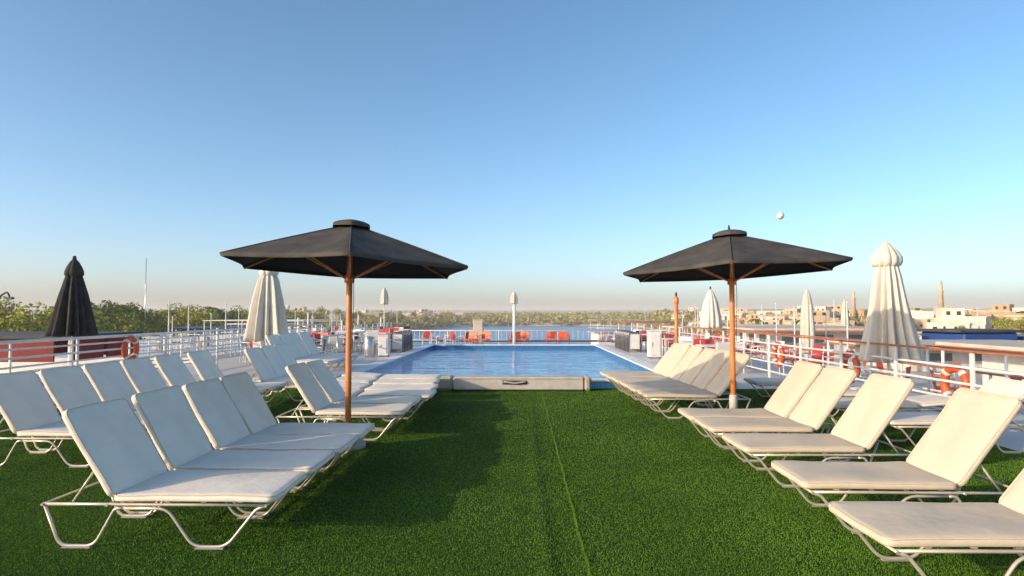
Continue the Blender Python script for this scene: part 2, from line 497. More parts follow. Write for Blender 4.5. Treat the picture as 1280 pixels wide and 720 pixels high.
h = nrng.uniform(.006, .012, len(x)) * (1 + .035 * y)
h *= np.where(np.abs(x - WRK) < .06, .8, 1)
blades("turf_pile", x, y, h, .0022 + .0010 * y, M_blade, turf)
n = 9000
y = 1.8 * (TY1 / 1.8) ** nrng.uniform(0, 1, n); x = SEAM + .004 * np.sin(y * 5) + .003 * np.sin(y * 17) + nrng.normal(0, .0035, n)
blades("turf_seam_edge", x, y, nrng.uniform(.010, .018, n), .003 + .0008 * y, M_bladel, turf)

# ------------------------------------------------------------------ pool cover box on the turf edge
t = empty("pool_cover_box", (-.12, 13.28, 0))
bx = MB().box(-1.26, 1.40, -.2, .2, .03, .29, .02).build("body", M_conc2, t)
MB().box(-1.6, -1.262, -.22, .22, .012, .305, .06).build("end_block", M_conc, t)
MB().box(1.402, 1.56, -.22, .22, .012, .305, .05).build("end_block", M_conc, t)
MB().box(-1.25, 1.39, -.215, -.2015, .255, .28, .006).build("lip", M_conc2, t)
MB().tube(rounded([(-.22, -.2, .19), (-.20, -.235, .20), (.0, -.25, .17), (.20, -.235, .20), (.22, -.2, .19)], .05), .018, 8).build("handle", M_conc, t)
MB().box(-.25, .25, -.2035, -.2005, .14, .225, .0).build("handle_slot_shade", M_roofdark, t)  # flat dark sheet painting the shade of the recessed handle slot
tag(t, "long grey concrete box with dark handle at the pool's turf edge", "storage box")

# ------------------------------------------------------------------ sun loungers
LW = .68
def cushion(L, W, T, seed, corner=.055, puff=.007):
    """Rounded pad centred at origin, lying in XY."""
    r_ = random.Random(seed)
    def outline(ins):
        out = []; c = max(.01, corner - ins)
        for (sx, sy, a0) in ((1, 1, 0), (-1, 1, 90), (-1, -1, 180), (1, -1, 270)):
            cx, cy = sx * (L / 2 - ins - c), sy * (W / 2 - ins - c)
            for q in range(6):
                a = R(a0 + 90 * q / 5); out.append((cx + c * math.cos(a), cy + c * math.sin(a)))
        # extra points along the sides
        res = []
        for i in range(len(out)):
            p, q = out[i], out[(i + 1) % len(out)]
            res.append(p)
            d = math.hypot(q[0] - p[0], q[1] - p[1])
            if d > .15:
                kk = 7 if abs(q[0] - p[0]) > abs(q[1] - p[1]) else 5
                for s_ in range(1, kk): res.append((p[0] + (q[0] - p[0]) * s_ / kk, p[1] + (q[1] - p[1]) * s_ / kk))
        return res
    ph = [r_.uniform(0, 6.28) for _ in range(6)]
    def wob(x, y): return .004 * math.sin(5 * x + ph[0] + 2 * y) + .003 * math.sin(9 * y + ph[1]) + .0025 * math.sin(13 * x - 6 * y + ph[2])
    levels = [(.03, -T / 2), (.006, -T / 2 + .008), (0, -T / 4), (0, T / 4), (.006, T / 2 - .008), (.02, T / 2), (.05, T / 2 + puff * .5)]
    rings = []
    base = outline(0)
    for ins, z in levels:
        o = outline(ins) if len(outline(ins)) == len(base) else [(x * (1 - ins / L * 2), y * (1 - ins / W * 2)) for x, y in base]
        rings.append([(x + .5 * wob(y, x), y + .6 * wob(x, y + 1), z + (wob(x, y) if z > 0 else wob(x, y) * .3)) for x, y in o])
    last = outline(.05)
    for s_ in (.82, .6, .36, .14):
        rings.append([(x * s_, y * s_, T / 2 + puff * (1 - .4 * s_ * s_) + wob(x * s_, y * s_) * 1.6) for x, y in (last if len(last) == len(base) else base)])
    n_ = len(base); vs_ = [p for rg in rings for p in rg]; fs_ = []
    for i in range(len(rings) - 1):
        for k_ in range(n_):
            fs_.append((i * n_ + k_, i * n_ + (k_ + 1) % n_, (i + 1) * n_ + (k_ + 1) % n_, (i + 1) * n_ + k_))
    fs_.append(tuple(reversed(range(n_)))); fs_.append(tuple((len(rings) - 1) * n_ + k_ for k_ in range(n_)))
    mb = MB().add(vs_, fs_, True)
    pipe = MB().tube([(p[0] * 1.002, p[1] * 1.004, p[2] + .002) for p in rings[4]], .0055, 5, closed=True)
    return mb, pipe

SEAT_L, CT = 1.12, .055
RAIL_Z = .295; FR_L = 1.60
# local axes: +X toward the foot; foot edge at x=0, head end at x=-FR_L; y=0 near side .. LW far side
def lounger_meshes(mat_c, seed, BACK_L):
    d = {'bl': BACK_L}
    s, sp = cushion(SEAT_L, LW, CT, seed)
    d['seat'] = s.mesh("seat_cushion", mat_c); d['seat_p'] = sp.mesh("piping", M_pipe)
    b, bp_ = cushion(BACK_L, LW, CT, seed + 50)
    d['back'] = b.mesh("back_cushion", mat_c); d['back_p'] = bp_.mesh("piping", M_pipe)
    r = .0108
    d['rail'] = MB().tube([(-FR_L, 0, RAIL_Z), (-1.2, 0, RAIL_Z), (-.6, 0, RAIL_Z), (-.06, 0, RAIL_Z)], r, 8).mesh("side_rail", M_frame)
    d['leg1'] = MB().tube(rounded([(-FR_L + .01, 0, RAIL_Z - .004), (-FR_L + .12, 0, .016), (-FR_L + .36, 0, .016), (-FR_L + .50, 0, RAIL_Z - .026), (-FR_L + .56, 0, RAIL_Z - .026)], .06, 5), r, 8).mesh("leg", M_frame)
    d['leg2'] = MB().tube(rounded([(-FR_L + .56, 0, RAIL_Z - .026), (-FR_L + .86, 0, RAIL_Z - .026), (-FR_L + 1.04, 0, .016), (-FR_L + 1.27, 0, .016), (-FR_L + 1.47, 0, RAIL_Z - .026), (-FR_L + 1.53, 0, RAIL_Z - .006)], .07, 5), r, 8).mesh("leg", M_frame)
    d['cross'] = MB().tube([(0, .0, 0), (0, LW * .5, 0), (0, LW - .0, 0)], .0095, 8).mesh("crossbar", M_frame)
    lo = rounded([(0, .035, 0), (0, .035, .0), (BACK_L - .02, .035, 0), (BACK_L - .02, LW - .035, 0), (0, LW - .035, 0), (0, LW - .035, 0)], .07, 5)
    d['bframe'] = MB().tube(lo, .010, 8).mesh("back_frame", M_frame)
    d['strap'] = MB().box(-.018, .018, .03, LW - .03, -.002, .002).mesh("strap", M_cushw)
    d['foot'] = MB().box(-.10, .10, -.016, .016, .0, .012, .003).mesh("foot_pad", M_foot)
    return d
LM = [lounger_meshes(M_cush_sun, 1, .78), lounger_meshes(M_cush_sun, 2, .78), lounger_meshes(M_cush_sun, 3, .78), lounger_meshes(M_cushw, 4, .69), lounger_meshes(M_cushw, 5, .69), lounger_meshes(M_cushw, 6, .69)]

def lounger(foot, y_near, angle, label, group, head_left=True, z=0.003, variant=0, yaw=0.0):
    """foot: X of the foot edge; y_near: near side. Head toward -X when head_left, else toward +X."""
    d = LM[variant]
    if angle > 12: angle += rng.uniform(-1.8, 1.8)
    rz = 0.0 if head_left else math.pi
    t = empty("sun_lounger", (foot, y_near if head_left else y_near + LW, z), rz + R(yaw))
    tag(t, label, "sun lounger", group)
    for yy in (0.02, LW - .02):
        link("side_rail", d['rail'], t, (0, yy, 0))
        l1 = link("leg", d['leg1'], t, (0, yy, 0)); l2 = link("leg", d['leg2'], t, (0, yy, 0))
        link("foot_pad", d['foot'], l1, (-FR_L + .24, 0, 0)); link("foot_pad", d['foot'], l2, (-FR_L + 1.155, 0, 0))
    for xx, zz in ((-FR_L + .004, RAIL_Z), (-.062, RAIL_Z), (-SEAT_L - .03, RAIL_Z - .003)):
        link("crossbar", d['cross'], t, (xx, 0, zz))
    for xx in (-.25, -.5, -.75, -1.0):
        link("strap", d['strap'], t, (xx, 0, RAIL_Z + .0145))
    zc = RAIL_Z + .018 + CT / 2
    s = link("seat_cushion", d['seat'], t, (-SEAT_L / 2, LW / 2, zc)); link("piping", d['seat_p'], s)
    a = R(angle)
    BACK_L = d['bl']
    hx, hz = -SEAT_L - .025, RAIL_Z + .012
    bf = link("back_frame", d['bframe'], t, (hx, 0, hz)); bf.rotation_euler = (0, math.pi + a, 0)
    # rotate about Y so that +x of the loop points back and up
    ux, uz = -math.cos(a), math.sin(a); nx_, nz_ = math.sin(a), math.cos(a)
    c = link("back_cushion", d['back'], t, (hx + ux * (BACK_L / 2 + .012) + nx_ * (CT / 2 + .013), LW / 2, hz + uz * (BACK_L / 2 + .012) + nz_ * (CT / 2 + .013)))
    c.rotation_euler = (0, a, 0)
    link("piping", d['back_p'], c)
    if angle > 12:
        p = .24; sx, sz = hx + ux * p - nx_ * .004, hz + uz * p - nz_ * .004
        ex = max(-FR_L + .05, sx - .14)
        for yy in (.05, LW - .05):
            st = MB().tube([(sx, yy, sz), (ex * .5 + sx * .5, yy, (sz + RAIL_Z) / 2), (ex, yy, RAIL_Z + .006)], .008, 6)
            st.build("support_strut", M_frame, t)
    return t

ordn = ["first", "second", "third", "fourth", "fifth", "sixth", "seventh"]
# row of four, shaded backs, left of the walkway (ordinals count from the umbrella pole)
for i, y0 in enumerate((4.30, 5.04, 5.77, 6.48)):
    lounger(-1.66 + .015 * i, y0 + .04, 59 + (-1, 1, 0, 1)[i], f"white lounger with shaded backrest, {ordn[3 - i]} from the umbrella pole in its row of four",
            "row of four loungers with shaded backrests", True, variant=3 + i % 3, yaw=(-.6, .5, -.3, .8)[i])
# two upright ones just past the pole, then four laid flat
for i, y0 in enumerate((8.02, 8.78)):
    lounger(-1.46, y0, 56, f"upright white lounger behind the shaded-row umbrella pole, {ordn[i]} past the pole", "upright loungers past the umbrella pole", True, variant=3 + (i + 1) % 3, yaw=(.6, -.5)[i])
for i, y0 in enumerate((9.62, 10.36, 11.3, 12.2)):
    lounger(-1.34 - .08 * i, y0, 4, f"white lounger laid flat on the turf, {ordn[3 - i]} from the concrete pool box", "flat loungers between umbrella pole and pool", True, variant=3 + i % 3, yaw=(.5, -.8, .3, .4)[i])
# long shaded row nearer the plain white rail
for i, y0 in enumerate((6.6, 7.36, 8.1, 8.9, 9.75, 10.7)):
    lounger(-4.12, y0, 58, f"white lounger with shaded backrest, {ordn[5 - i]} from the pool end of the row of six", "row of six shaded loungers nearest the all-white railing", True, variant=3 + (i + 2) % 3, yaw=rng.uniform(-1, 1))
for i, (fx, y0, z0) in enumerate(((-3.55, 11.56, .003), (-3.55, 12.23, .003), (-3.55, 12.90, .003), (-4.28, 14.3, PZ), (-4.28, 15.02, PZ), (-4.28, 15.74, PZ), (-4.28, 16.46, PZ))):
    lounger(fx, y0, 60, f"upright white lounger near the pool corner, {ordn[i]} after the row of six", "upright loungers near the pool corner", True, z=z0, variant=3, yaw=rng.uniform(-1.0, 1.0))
# sunlit cream row
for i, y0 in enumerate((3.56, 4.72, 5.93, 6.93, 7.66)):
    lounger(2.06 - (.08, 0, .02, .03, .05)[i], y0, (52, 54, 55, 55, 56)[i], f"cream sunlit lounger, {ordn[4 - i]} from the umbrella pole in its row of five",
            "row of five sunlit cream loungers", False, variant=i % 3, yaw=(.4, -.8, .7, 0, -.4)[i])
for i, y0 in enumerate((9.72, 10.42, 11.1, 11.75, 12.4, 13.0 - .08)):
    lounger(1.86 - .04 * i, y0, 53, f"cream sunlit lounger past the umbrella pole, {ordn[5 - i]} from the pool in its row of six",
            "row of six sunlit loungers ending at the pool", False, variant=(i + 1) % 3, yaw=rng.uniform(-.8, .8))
# second row against the wood-capped railing
for i, y0 in enumerate((7.4, 8.7, 9.9, 11.6)):
    lounger(4.22, y0, 40 if i < 1 else 5, f"white lounger in front of the wood-capped railing, {ordn[i]} toward the pool", "white loungers along the wood-capped railing", False, variant=3, yaw=rng.uniform(-2, 2))

# ------------------------------------------------------------------ open umbrellas
def open_umbrella(loc, Rr, rim_z, top_z, label, rot, tilt, finial):
    t = empty("parasol", loc)
    tag(t, label, "parasol")
    MB().lathe([(.0, .21), (.05, .21), (.09, .18), (.11, .06), (.11, .045)], 32).build("base_weight", M_conc, t)
    ch = .47 if finial else .28
    MB().lathe([(.11, .055), (ch - .05, .055), (ch - .01, .05), (ch, .043)], 20).build("collar", M_conc2, t)
    MB().tube([(0, 0, .1), (0, 0, .9), (0, 0, 1.6), (0, 0, top_z - .04)], .036, 14).build("pole", M_wood, t)
    head = []
    T = Matrix.Translation((0, 0, rim_z)) @ Matrix.Rotation(R(tilt[1]), 4, 'Y') @ Matrix.Rotation(R(tilt[0]), 4, 'X') @ Matrix.Rotation(R(rot), 4, 'Z') @ Matrix.Translation((0, 0, -rim_z))
    H = top_z - rim_z
    def ribz(q): return rim_z + H * (1 - q) + .008 * math.sin(math.pi * q)
    NS, NR = 12, 12
    vs_ = []; fs_ = []
    q0 = .08
    for i in range(NR + 1):
        q = q0 + (1 - q0) * i / NR
        for k in range(6 * NS):
            a = 2 * math.pi * k / (6 * NS)
            ph = (k % NS) / NS                      # 0..1 inside the panel
            hexf = math.cos(math.pi / 6) / math.cos((ph - .5) * math.pi / 3)
            sag = math.sin(math.pi * ph)
            rr = Rr * q * hexf * (1 - .055 * sag * q * q)
            z = ribz(q) - .045 * sag * q + (.035 * sag * q ** 4) - (.02 if i == NR else 0) * 0
            vs_.append(T @ Vector((rr * math.cos(a), rr * math.sin(a), z)))
    n_ = 6 * NS
    for i in range(NR):
        for k in range(n_):
            fs_.append((i * n_ + k, (i + 1) * n_ + k, (i + 1) * n_ + (k + 1) % n_, i * n_ + (k + 1) % n_))
    # hem: a short fold under the rim
    b0 = len(vs_)
    for k in range(n_):
        p = Vector(vs_[NR * n_ + k]); c = T @ Vector((0, 0, rim_z))
        d = (c - p); d.z = 0; d.normalize()
        vs_.append(p + d * .015 + Vector((0, 0, -.028)))
    for k in range(n_):
        fs_.append((NR * n_ + k, b0 + k, b0 + (k + 1) % n_, NR * n_ + (k + 1) % n_))
    can = MB().add(vs_, fs_, True)
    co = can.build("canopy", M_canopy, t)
    # sharpen the rib creases
    for p in co.data.polygons: p.use_smooth = True
    # stitched seam along each rib, on top of the cloth
    for k in range(6):
        a = math.pi / 3 * k
        pts = [T @ Vector((Rr * q * math.cos(a), Rr * q * math.sin(a), ribz(q) + .004)) for q in (.1, .3, .5, .7, .9, .995)]
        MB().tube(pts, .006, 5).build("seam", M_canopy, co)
    # vent cap
    vs_ = []; fs_ = []
    cap = [(.0, H + .060), (.05, H + .050), (.11, H + .028), (.155, H - .002), (.158, H - .04)]
    for i, (q, dz) in enumerate(cap):
        for k in range(n_):
            a = 2 * math.pi * k / n_; ph = (k % NS) / NS
            hexf = math.cos(math.pi / 6) / math.cos((ph - .5) * math.pi / 3)
            hexf = hexf * .6 + .4
            vs_.append(T @ Vector((Rr * q * hexf * math.cos(a), Rr * q * hexf * math.sin(a), rim_z + dz)))
    for i in range(len(cap) - 1):
        for k in range(n_):
            fs_.append((i * n_ + k, (i + 1) * n_ + k, (i + 1) * n_ + (k + 1) % n_, i * n_ + (k + 1) % n_))
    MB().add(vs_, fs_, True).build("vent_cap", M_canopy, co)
    if finial:
        MB().tube([T @ Vector((0, 0, rim_z + H + .06)), T @ Vector((.005, 0, rim_z + H + .10)), T @ Vector((.02, 0, rim_z + H + .115))], .016, 8, r_end=.009).build("finial", M_black, t)
    hub_z = ribz(.05) - .10; run_z = rim_z - .14
    MB().lathe([(hub_z - .05, .04), (hub_z - .04, .062), (hub_z + .05, .062), (hub_z + .06, .04)], 16).build("hub", M_wood, t)
    MB().lathe([(run_z - .06, .04), (run_z - .05, .06), (run_z + .03, .06), (run_z + .04, .04)], 16).build("runner", M_wood, t)
    for k in range(6):
        a = math.pi / 3 * k; ca, sa = math.cos(a), math.sin(a)
        p0 = T @ Vector((.05 * ca, .05 * sa, hub_z)); 
        pts = [p0] + [T @ Vector((Rr * q * ca, Rr * q * sa, ribz(q) - .03)) for q in (.25, .5, .75, .985)]
        MB().tube(pts, .015, 6).build("rib", M_wood, t)
        e = T @ Vector((Rr * .52 * ca, Rr * .52 * sa, ribz(.52) - .045))
        s0 = Vector((.055 * math.cos(a + R(rot)), .055 * math.sin(a + R(rot)), run_z))
        MB().tube([s0, (s0 + e) / 2, e], .0125, 6).build("strut", M_wood, t)
    MB().tube([(.055, -.02, run_z), (.06, -.02, run_z - .25), (.052, -.02, run_z - .55), (.045, -.02, run_z - .85)], .004, 5).build("cord", M_rope, t)
    return t
open_umbrella((-2.05, 7.62, .003), 1.51, 2.15, 2.66, "open black parasol with flat-topped vent cap, on an orange wooden pole between shaded white loungers", -75, (-1.7, 1.7), False)
open_umbrella((2.93, 8.92, .003), 1.60, 2.18, 2.70, "open black parasol with a small finial, on a wooden pole between sunlit cream loungers", -108, (-1.5, -2.3), True)

# ------------------------------------------------------------------ closed umbrellas
def closed_umbrella(loc, prof, folds, mat_, label, cat="parasol", cap=None, capfolds=8, pole_mat=None, pole_r=.028, base=True, amp=.22, seed=0, group=None, tipz=None):
    t = empty("closed_parasol", loc)
    tag(t, label, cat, group)
    r_ = random.Random(seed)
    phs = [r_.uniform(-.5, .5) for _ in range(folds)]; am = [r_.uniform(.6, 1.3) for _ in range(folds)]
    z1 = prof[-1][0]; z0 = prof[0][0]
    def fold(a, i, z):
        f = a / (2 * math.pi) * folds
        kx = int(f) % folds; fr = f - int(f)
        tz = (z1 - z) / (z1 - z0)
        pk = .5 + .28 * phs[kx]                     # each pleat leans its own way
        w = fr / pk if fr < pk else (1 - fr) / (1 - pk)
        w = w ** .8
        return 1 + amp * (.45 + .75 * tz) * (am[kx] * w * 1.5 - .75) + .02 * math.sin(3 * a + 4 * z + phs[0] * 9)
    n_ = folds * 12
    P = []
    for (za, ra), (zb, rb) in zip(prof, prof[1:]):
        for s_ in range(4):
            q = s_ / 4; P.append((za + (zb - za) * q, ra + (rb - ra) * q))
    P.append(prof[-1])
    mb = MB().lathe(P, n_, fold=fold)
    # uneven hem
    for k in range(n_):
        x_, y_, z_ = mb.v[k]
        mb.v[k] = (x_, y_, z_ + .05 * math.sin(k * .7 + phs[0] * 6) * (z1 - z0) * .2)
    mb.build("folded_canopy", mat_, t)
    if cap:
        def cf(a, i, z): return 1 + .16 * (abs(math.sin(a * capfolds / 2)) ** .6 - .6) + .03 * math.sin(2 * a + 1)
        MB().lathe(cap, capfolds * 10, fold=cf).build("cap", mat_, t)
    ztop = tipz or (cap[-1][0] if cap else z1)
    MB().tube([(0, 0, .05), (0, 0, 1.0), (0, 0, ztop - .05)], pole_r, 10).build("pole", pole_mat or M_wpaint, t)
    if base: MB().lathe([(0, .26), (.05, .26), (.08, .22), (.10, .05)], 20).build("base_weight", M_conc, t)
    return t
closed_umbrella((-9.95, 14.1, -.012), [(1.10, .36), (1.5, .305), (2.0, .23), (2.35, .16), (2.50, .12)], 13, M_black, "closed black parasol outside the all-white railing", cap=[(2.42, .15), (2.46, .175), (2.54, .17), (2.64, .135), (2.74, .085), (2.80, .04), (2.88, .028)], amp=.42, seed=3)
closed_umbrella((-6.9, 17.4, -.012), [(.86, .44), (1.3, .40), (2.0, .33), (2.5, .25), (2.7, .16)], 12, M_white_can, "closed white parasol standing behind the upright loungers beside the pool platform", cap=[(2.62, .2), (2.7, .24), (2.85, .2), (3.0, .06)], amp=.42, seed=5)
closed_umbrella((6.36, 11.2, -.012), [(.78, .40), (1.0, .37), (1.4, .31), (1.8, .255), (2.25, .20), (2.42, .165)], 15, M_white_can, "large closed white parasol with bulbous pleated cap outside the wood-capped railing",
                cap=[(2.40, .15), (2.43, .21), (2.49, .24), (2.58, .235), (2.68, .175), (2.76, .10), (2.83, .045), (2.86, .02)], capfolds=11, amp=.44, seed=8)
closed_umbrella((7.2, 24.4, -.012), [(1.05, .34), (1.5, .32), (2.0, .24), (2.35, .12), (2.5, .03)], 10, M_white_can, "slim pointed closed white parasol beyond the wood-capped railing", amp=.2, seed=9, tipz=2.66, pole_mat=M_dark)
closed_umbrella((-6.5, 30.4, -.3), [(2.3, .16), (2.6, .18), (2.9, .13), (3.1, .03)], 6, M_beige_can, "small grey closed parasol high on a thin pole past the pool tables", amp=.2, seed=10, base=True, pole_r=.02)
closed_umbrella((-.34, 33.0, -.3), [(2.36, .17), (2.6, .19), (2.8, .15), (2.98, .04)], 6, M_beige_can, "closed grey parasol on a thick white post beyond the pool's far end", amp=.2, seed=12, pole_r=.085)
# bare wooden parasol pole by the pool
t = empty("parasol_pole", (4.28, 17.7, PZ))
MB().lathe([(0, .24), (.05, .24), (.08, .2), (.10, .05)], 20).build("base_weight", M_conc, t)
MB().tube([(0, 0, .08), (0, 0, 1.0), (0, 0, 1.86)], .05, 12).build("pole", M_wood, t)
MB().lathe([(1.70, .06), (1.74, .075), (1.86, .07), (1.90, .03)], 12).build("collar", M_wood, t)
MB().lathe([(1.90, .02), (1.94, .035), (1.99, .03), (2.02, .012)], 10).build("finial", M_dark, t)
tag(t, "bare wooden parasol pole with dark tip beside the pool", "pole")

# ------------------------------------------------------------------ railings
def railing(name, label, p0, p1, base_z, height, rails, spacing, capmat=None, post_r=.024, post_mat=None, flat=False):
    p0 = Vector(p0); p1 = Vector(p1); d = p1 - p0; Ln = d.length; u = d.normalized()
    t = empty(name, (p0.x, p0.y, base_z), math.atan2(d.y, d.x))
    tag(t, label, "railing")
    n_ = max(1, round(Ln / spacing))
    me_post = (MB().box(-.035, .035, -.018, .018, 0, height - .02, .006) if flat else MB().tube([(0, 0, 0), (0, 0, height / 2), (0, 0, height - .02)], post_r, 10)).mesh("post", post_mat or M_rail)
    me_pl = MB().box(-.06, .06, -.05, .05, 0, .012, .003).mesh("foot_plate", post_mat or M_rail)
    for i in range(n_ + 1):
        p = link("post", me_post, t, (Ln * i / n_, 0, 0)); link("foot_plate", me_pl, p)
    for z in rails:
        MB().tube([(0, 0, z), (Ln / 2, 0, z), (Ln, 0, z)], .018, 8).build("rail", M_rail, t)
    if capmat:
        MB().box(-.03, Ln + .03, -.034, .034, height - .018, height + .010, .008).build("top_rail", capmat, t)
    else:
        MB().tube([(0, 0, height), (Ln / 2, 0, height), (Ln, 0, height)], .026, 10).build("top_rail", M_rail, t)
    return t
YR0 = 8.55 - 1.73 * 4
railing("railing", "white tube railing with varnished wooden top beside the sunlit loungers", (5.95, YR0, 0), (5.95, YR0 + 1.73 * 19, 0), -.012, 1.10, [.22, .44, .66, .88], 1.73, M_cap, flat=True)
railing("railing", "all-white tube railing running along the shaded loungers", (-9.0, 12.9 - 2.0 * 8, 0), (-9.0, 12.9 + 2 * 8, 0), -.012, 1.10, [.24, .45, .64, .80, .96], 2.0)
railing("railing", "white tube railing edging the deck outside the black closed parasol", (-10.45, -3.0, 0), (-10.45, 29, 0), -.012, 1.0, [.35, .68], 2.0)
railing("railing", "outer white railing with wooden top outside the large white closed parasol", (7.85, 0.5, 0), (7.85, 28.5, 0), -.012, .98, [.33, .66], 2.0, M_cap)
# far end railing with balusters
t = railing("railing", "white railing with thin balusters across the ship's far end", (-10.3, 37.6, 0), (7.7, 37.6, 0), -.3, .86, [.30], 3.0)
me_b = MB().tube([(0, 0, .30), (0, 0, .86)], .011, 6).mesh("baluster", M_rail)
for i in range(int(18 / .3)):
    link("baluster", me_b, t, (.15 + i * .3, 0, 0))
MB().box(0, 18, -.03, .03, .20, .28).build("bottom_bar", M_dark, t)
# railing between side deck and pool seating
railing("railing", "low steel railing between pool terrace and table area", (-5.9, 19.0, 0), (-5.9, 28.4, 0), -.012, .9, [.45], 1.55, None, post_mat=M_steel)

# ------------------------------------------------------------------ life rings
def ring_mesh():
    m = MB(); pts = [(math.cos(2 * math.pi * k / 28) * .27, 0, math.sin(2 * math.pi * k / 28) * .27) for k in range(28)]
    return m.tube(pts, .07, 10, closed=True).mesh("ring_body", M_orange)
ME_ring = ring_mesh()
def band_mesh(a):
    pts = [(math.cos(a + q) * .27, 0, math.sin(a + q) * .27) for q in (-.13, -.05, .05, .13)]
    return MB().tube(pts, .0735, 10).mesh("white_band", M_wpaint)
ME_band = [band_mesh(math.pi / 4 + k * math.pi / 2) for k in range(4)]
ME_rope = MB().tube([(math.cos(2 * math.pi * k / 24) * (.355 + .012 * math.cos(4 * 2 * math.pi * k / 24)), 0, math.sin(2 * math.pi * k / 24) * (.355 + .012 * math.cos(8 * math.pi * k / 24))) for k in range(24)], .008, 5, closed=True).mesh("grab_rope", M_orange)
def life_ring(loc, rz, label, group=None):
    t = empty("life_ring", loc, rz); tag(t, label, "life ring", group)
    link("ring_body", ME_ring, t)
    for b in ME_band: link("white_band", b, t)
    link("grab_rope", ME_rope, t)
    t.scale = (.86, .86, .86)
life_ring((6.06, 9.05, .60), R(90), "orange life ring on the wood-capped railing, nearest the second railing post from the cream loungers", None)
life_ring((6.06, 11.9, .62), R(90), "orange life ring on the wood-capped railing beside the big white closed parasol")
life_ring((6.06, 15.2, .62), R(90), "orange life ring on the wood-capped railing level with the pool's near end")
life_ring((-8.89, 14.5, .78), R(90), "orange life ring hung on the all-white railing next to the closed black parasol")

# ------------------------------------------------------------------ chairs and tables
def chair_proto(mat_s, mat_f, name):
    t = empty(name)
    MB().box(-.22, .22, -.22, .22, .43, .465, .012).build("seat", mat_s, t)
    MB().box(-.21, .21, .185, .215, .50, .86, .012, Matrix.Translation((0, .2, .5)) @ Matrix.Rotation(R(-9), 4, 'X') @ Matrix.Translation((0, -.2, -.5))).build("backrest", mat_s, t)
    for sx in (-1, 1):
        MB().tube([(sx * .20, -.20, 0), (sx * .20, -.20, .43)], .014, 6).build("leg", mat_f, t)
        MB().tube([(sx * .20, .24, 0), (sx * .20, .19, .45), (sx * .20, .25, .84)], .014, 6).build("leg", mat_f, t)
        MB().tube([(sx * .215, -.20, .43), (sx * .215, -.20, .64), (sx * .215, .20, .66)], .014, 6).build("armrest", mat_f, t)
    return t
def table_proto(name):
    t = empty(name)
    MB().box(-.4, .4, -.4, .4, .71, .745, .012).build("table_top", M_wpaint, t)
    for sx in (-1, 1):
        for sy in (-1, 1):
            MB().tube([(sx * .34, sy * .34, 0), (sx * .34, sy * .34, .71)], .018, 6).build("leg", M_wpaint, t)
    return t
P_w = chair_proto(M_wpaint, M_rail, "chair"); P_r = chair_proto(M_red, M_wpaint, "chair"); P_o = chair_proto(M_orange, M_orange, "chair"); P_d = chair_proto(M_dark, M_steel, "chair")
P_t = table_proto("table")
used = set()
def place(proto, loc, rz, label, cat, group):
    o = proto if proto.name not in used else copy_tree(proto)
    used.add(proto.name)
    o.location = loc; o.rotation_euler = (0, 0, rz)
    return tag(o, label, cat, group)
def seating(cx, cy, z, cols, side):
    gt = "white square tables " + side; gc = "cafe chairs " + side
    place(P_t, (cx, cy, z), rng.uniform(-.1, .1), "white square cafe table on the deck " + side, "table", gt)
    for k, (dx, dy, rz) in enumerate(((0, -.62, math.pi), (0, .62, 0), (-.62, 0, math.pi / 2), (.62, 0, -math.pi / 2))):
        c = cols[k % len(cols)]
        if c is None: continue
        word = {P_w: "white", P_r: "red", P_d: "black", P_o: "orange"}[c]
        place(c, (cx + dx + rng.uniform(-.08, .08), cy + dy + rng.uniform(-.08, .08), z), rz + rng.uniform(-.3, .3), f"{word} armchair at a white cafe table {side}", "chair", f"{word} " + gc)
sL = "on the black-parasol side of the pool"; sR = "along the wood-capped railing past the pool corner"
for (cx, cy, cols) in ((-7.6, 19.6, (P_w, P_w, None, P_w)), (-7.5, 21.8, (P_w, P_r, P_w, P_w)), (-7.7, 24.0, (P_w, P_r, P_w, P_r)), (-7.5, 26.2, (P_r, P_w, P_w, P_d)), (-7.6, 28.2, (P_w, P_w, P_d, P_r))):
    seating(cx, cy, -.012, cols, sL)
for (cx, cy, cols) in ((-4.75, 22.6, (P_w, P_r, P_w, None)), (-4.8, 25.0, (P_r, P_r, P_w, None)), (-4.8, 27.4, (P_w, P_d, P_d, None))):
    seating(cx - .3, cy, PZ if cx > -5.0 and False else -.012 if cx - .3 < QX0 else PZ, cols, sL)
for (cx, cy, cols) in ((-6.6, 18.4, (P_w, P_w, P_w, P_d)), (-8.2, 20.7, (P_r, P_w, P_w, P_w)), (-6.5, 23.0, (P_w, P_d, P_r, P_w)), (-8.3, 25.1, (P_w, P_r, P_w, P_w)), (-6.6, 27.3, (P_w, P_w, P_r, P_w))):
    seating(cx, cy, -.012, cols, sL)
for i in range(12):
    place(P_r if i % 3 else P_w, (6.75 + rng.uniform(-.1, .1), 14.0 + i * 1.12, -.012), R(-90) + rng.uniform(-.4, .4), ("red" if i % 3 else "white") + " armchair between the two wood-topped railings", "chair", ("red" if i % 3 else "white") + " chairs between the wood-topped railings")
for (cx, cy, cols) in ((5.22, 17.4, (P_w, P_r, None, None)), (5.22, 19.6, (P_r, P_w, None, None)), (5.2, 21.8, (P_w, P_r, None, None)), (5.22, 24.0, (P_r, P_w, None, None)), (5.2, 26.2, (P_w, P_r, None, None)), (5.2, 28.2, (P_d, P_w, None, None))):
    seating(cx, cy, -.012, cols, sR)
lab = "red armchair at the railing past the far pool corner"
for i in range(7):
    place(P_r, (-5.2 + i * .42 + rng.uniform(-.06, .06), 35.2 + rng.uniform(-1.2, 1.0), -.3), rng.uniform(-3, 3), lab, "chair", "red chairs past the far pool corner")
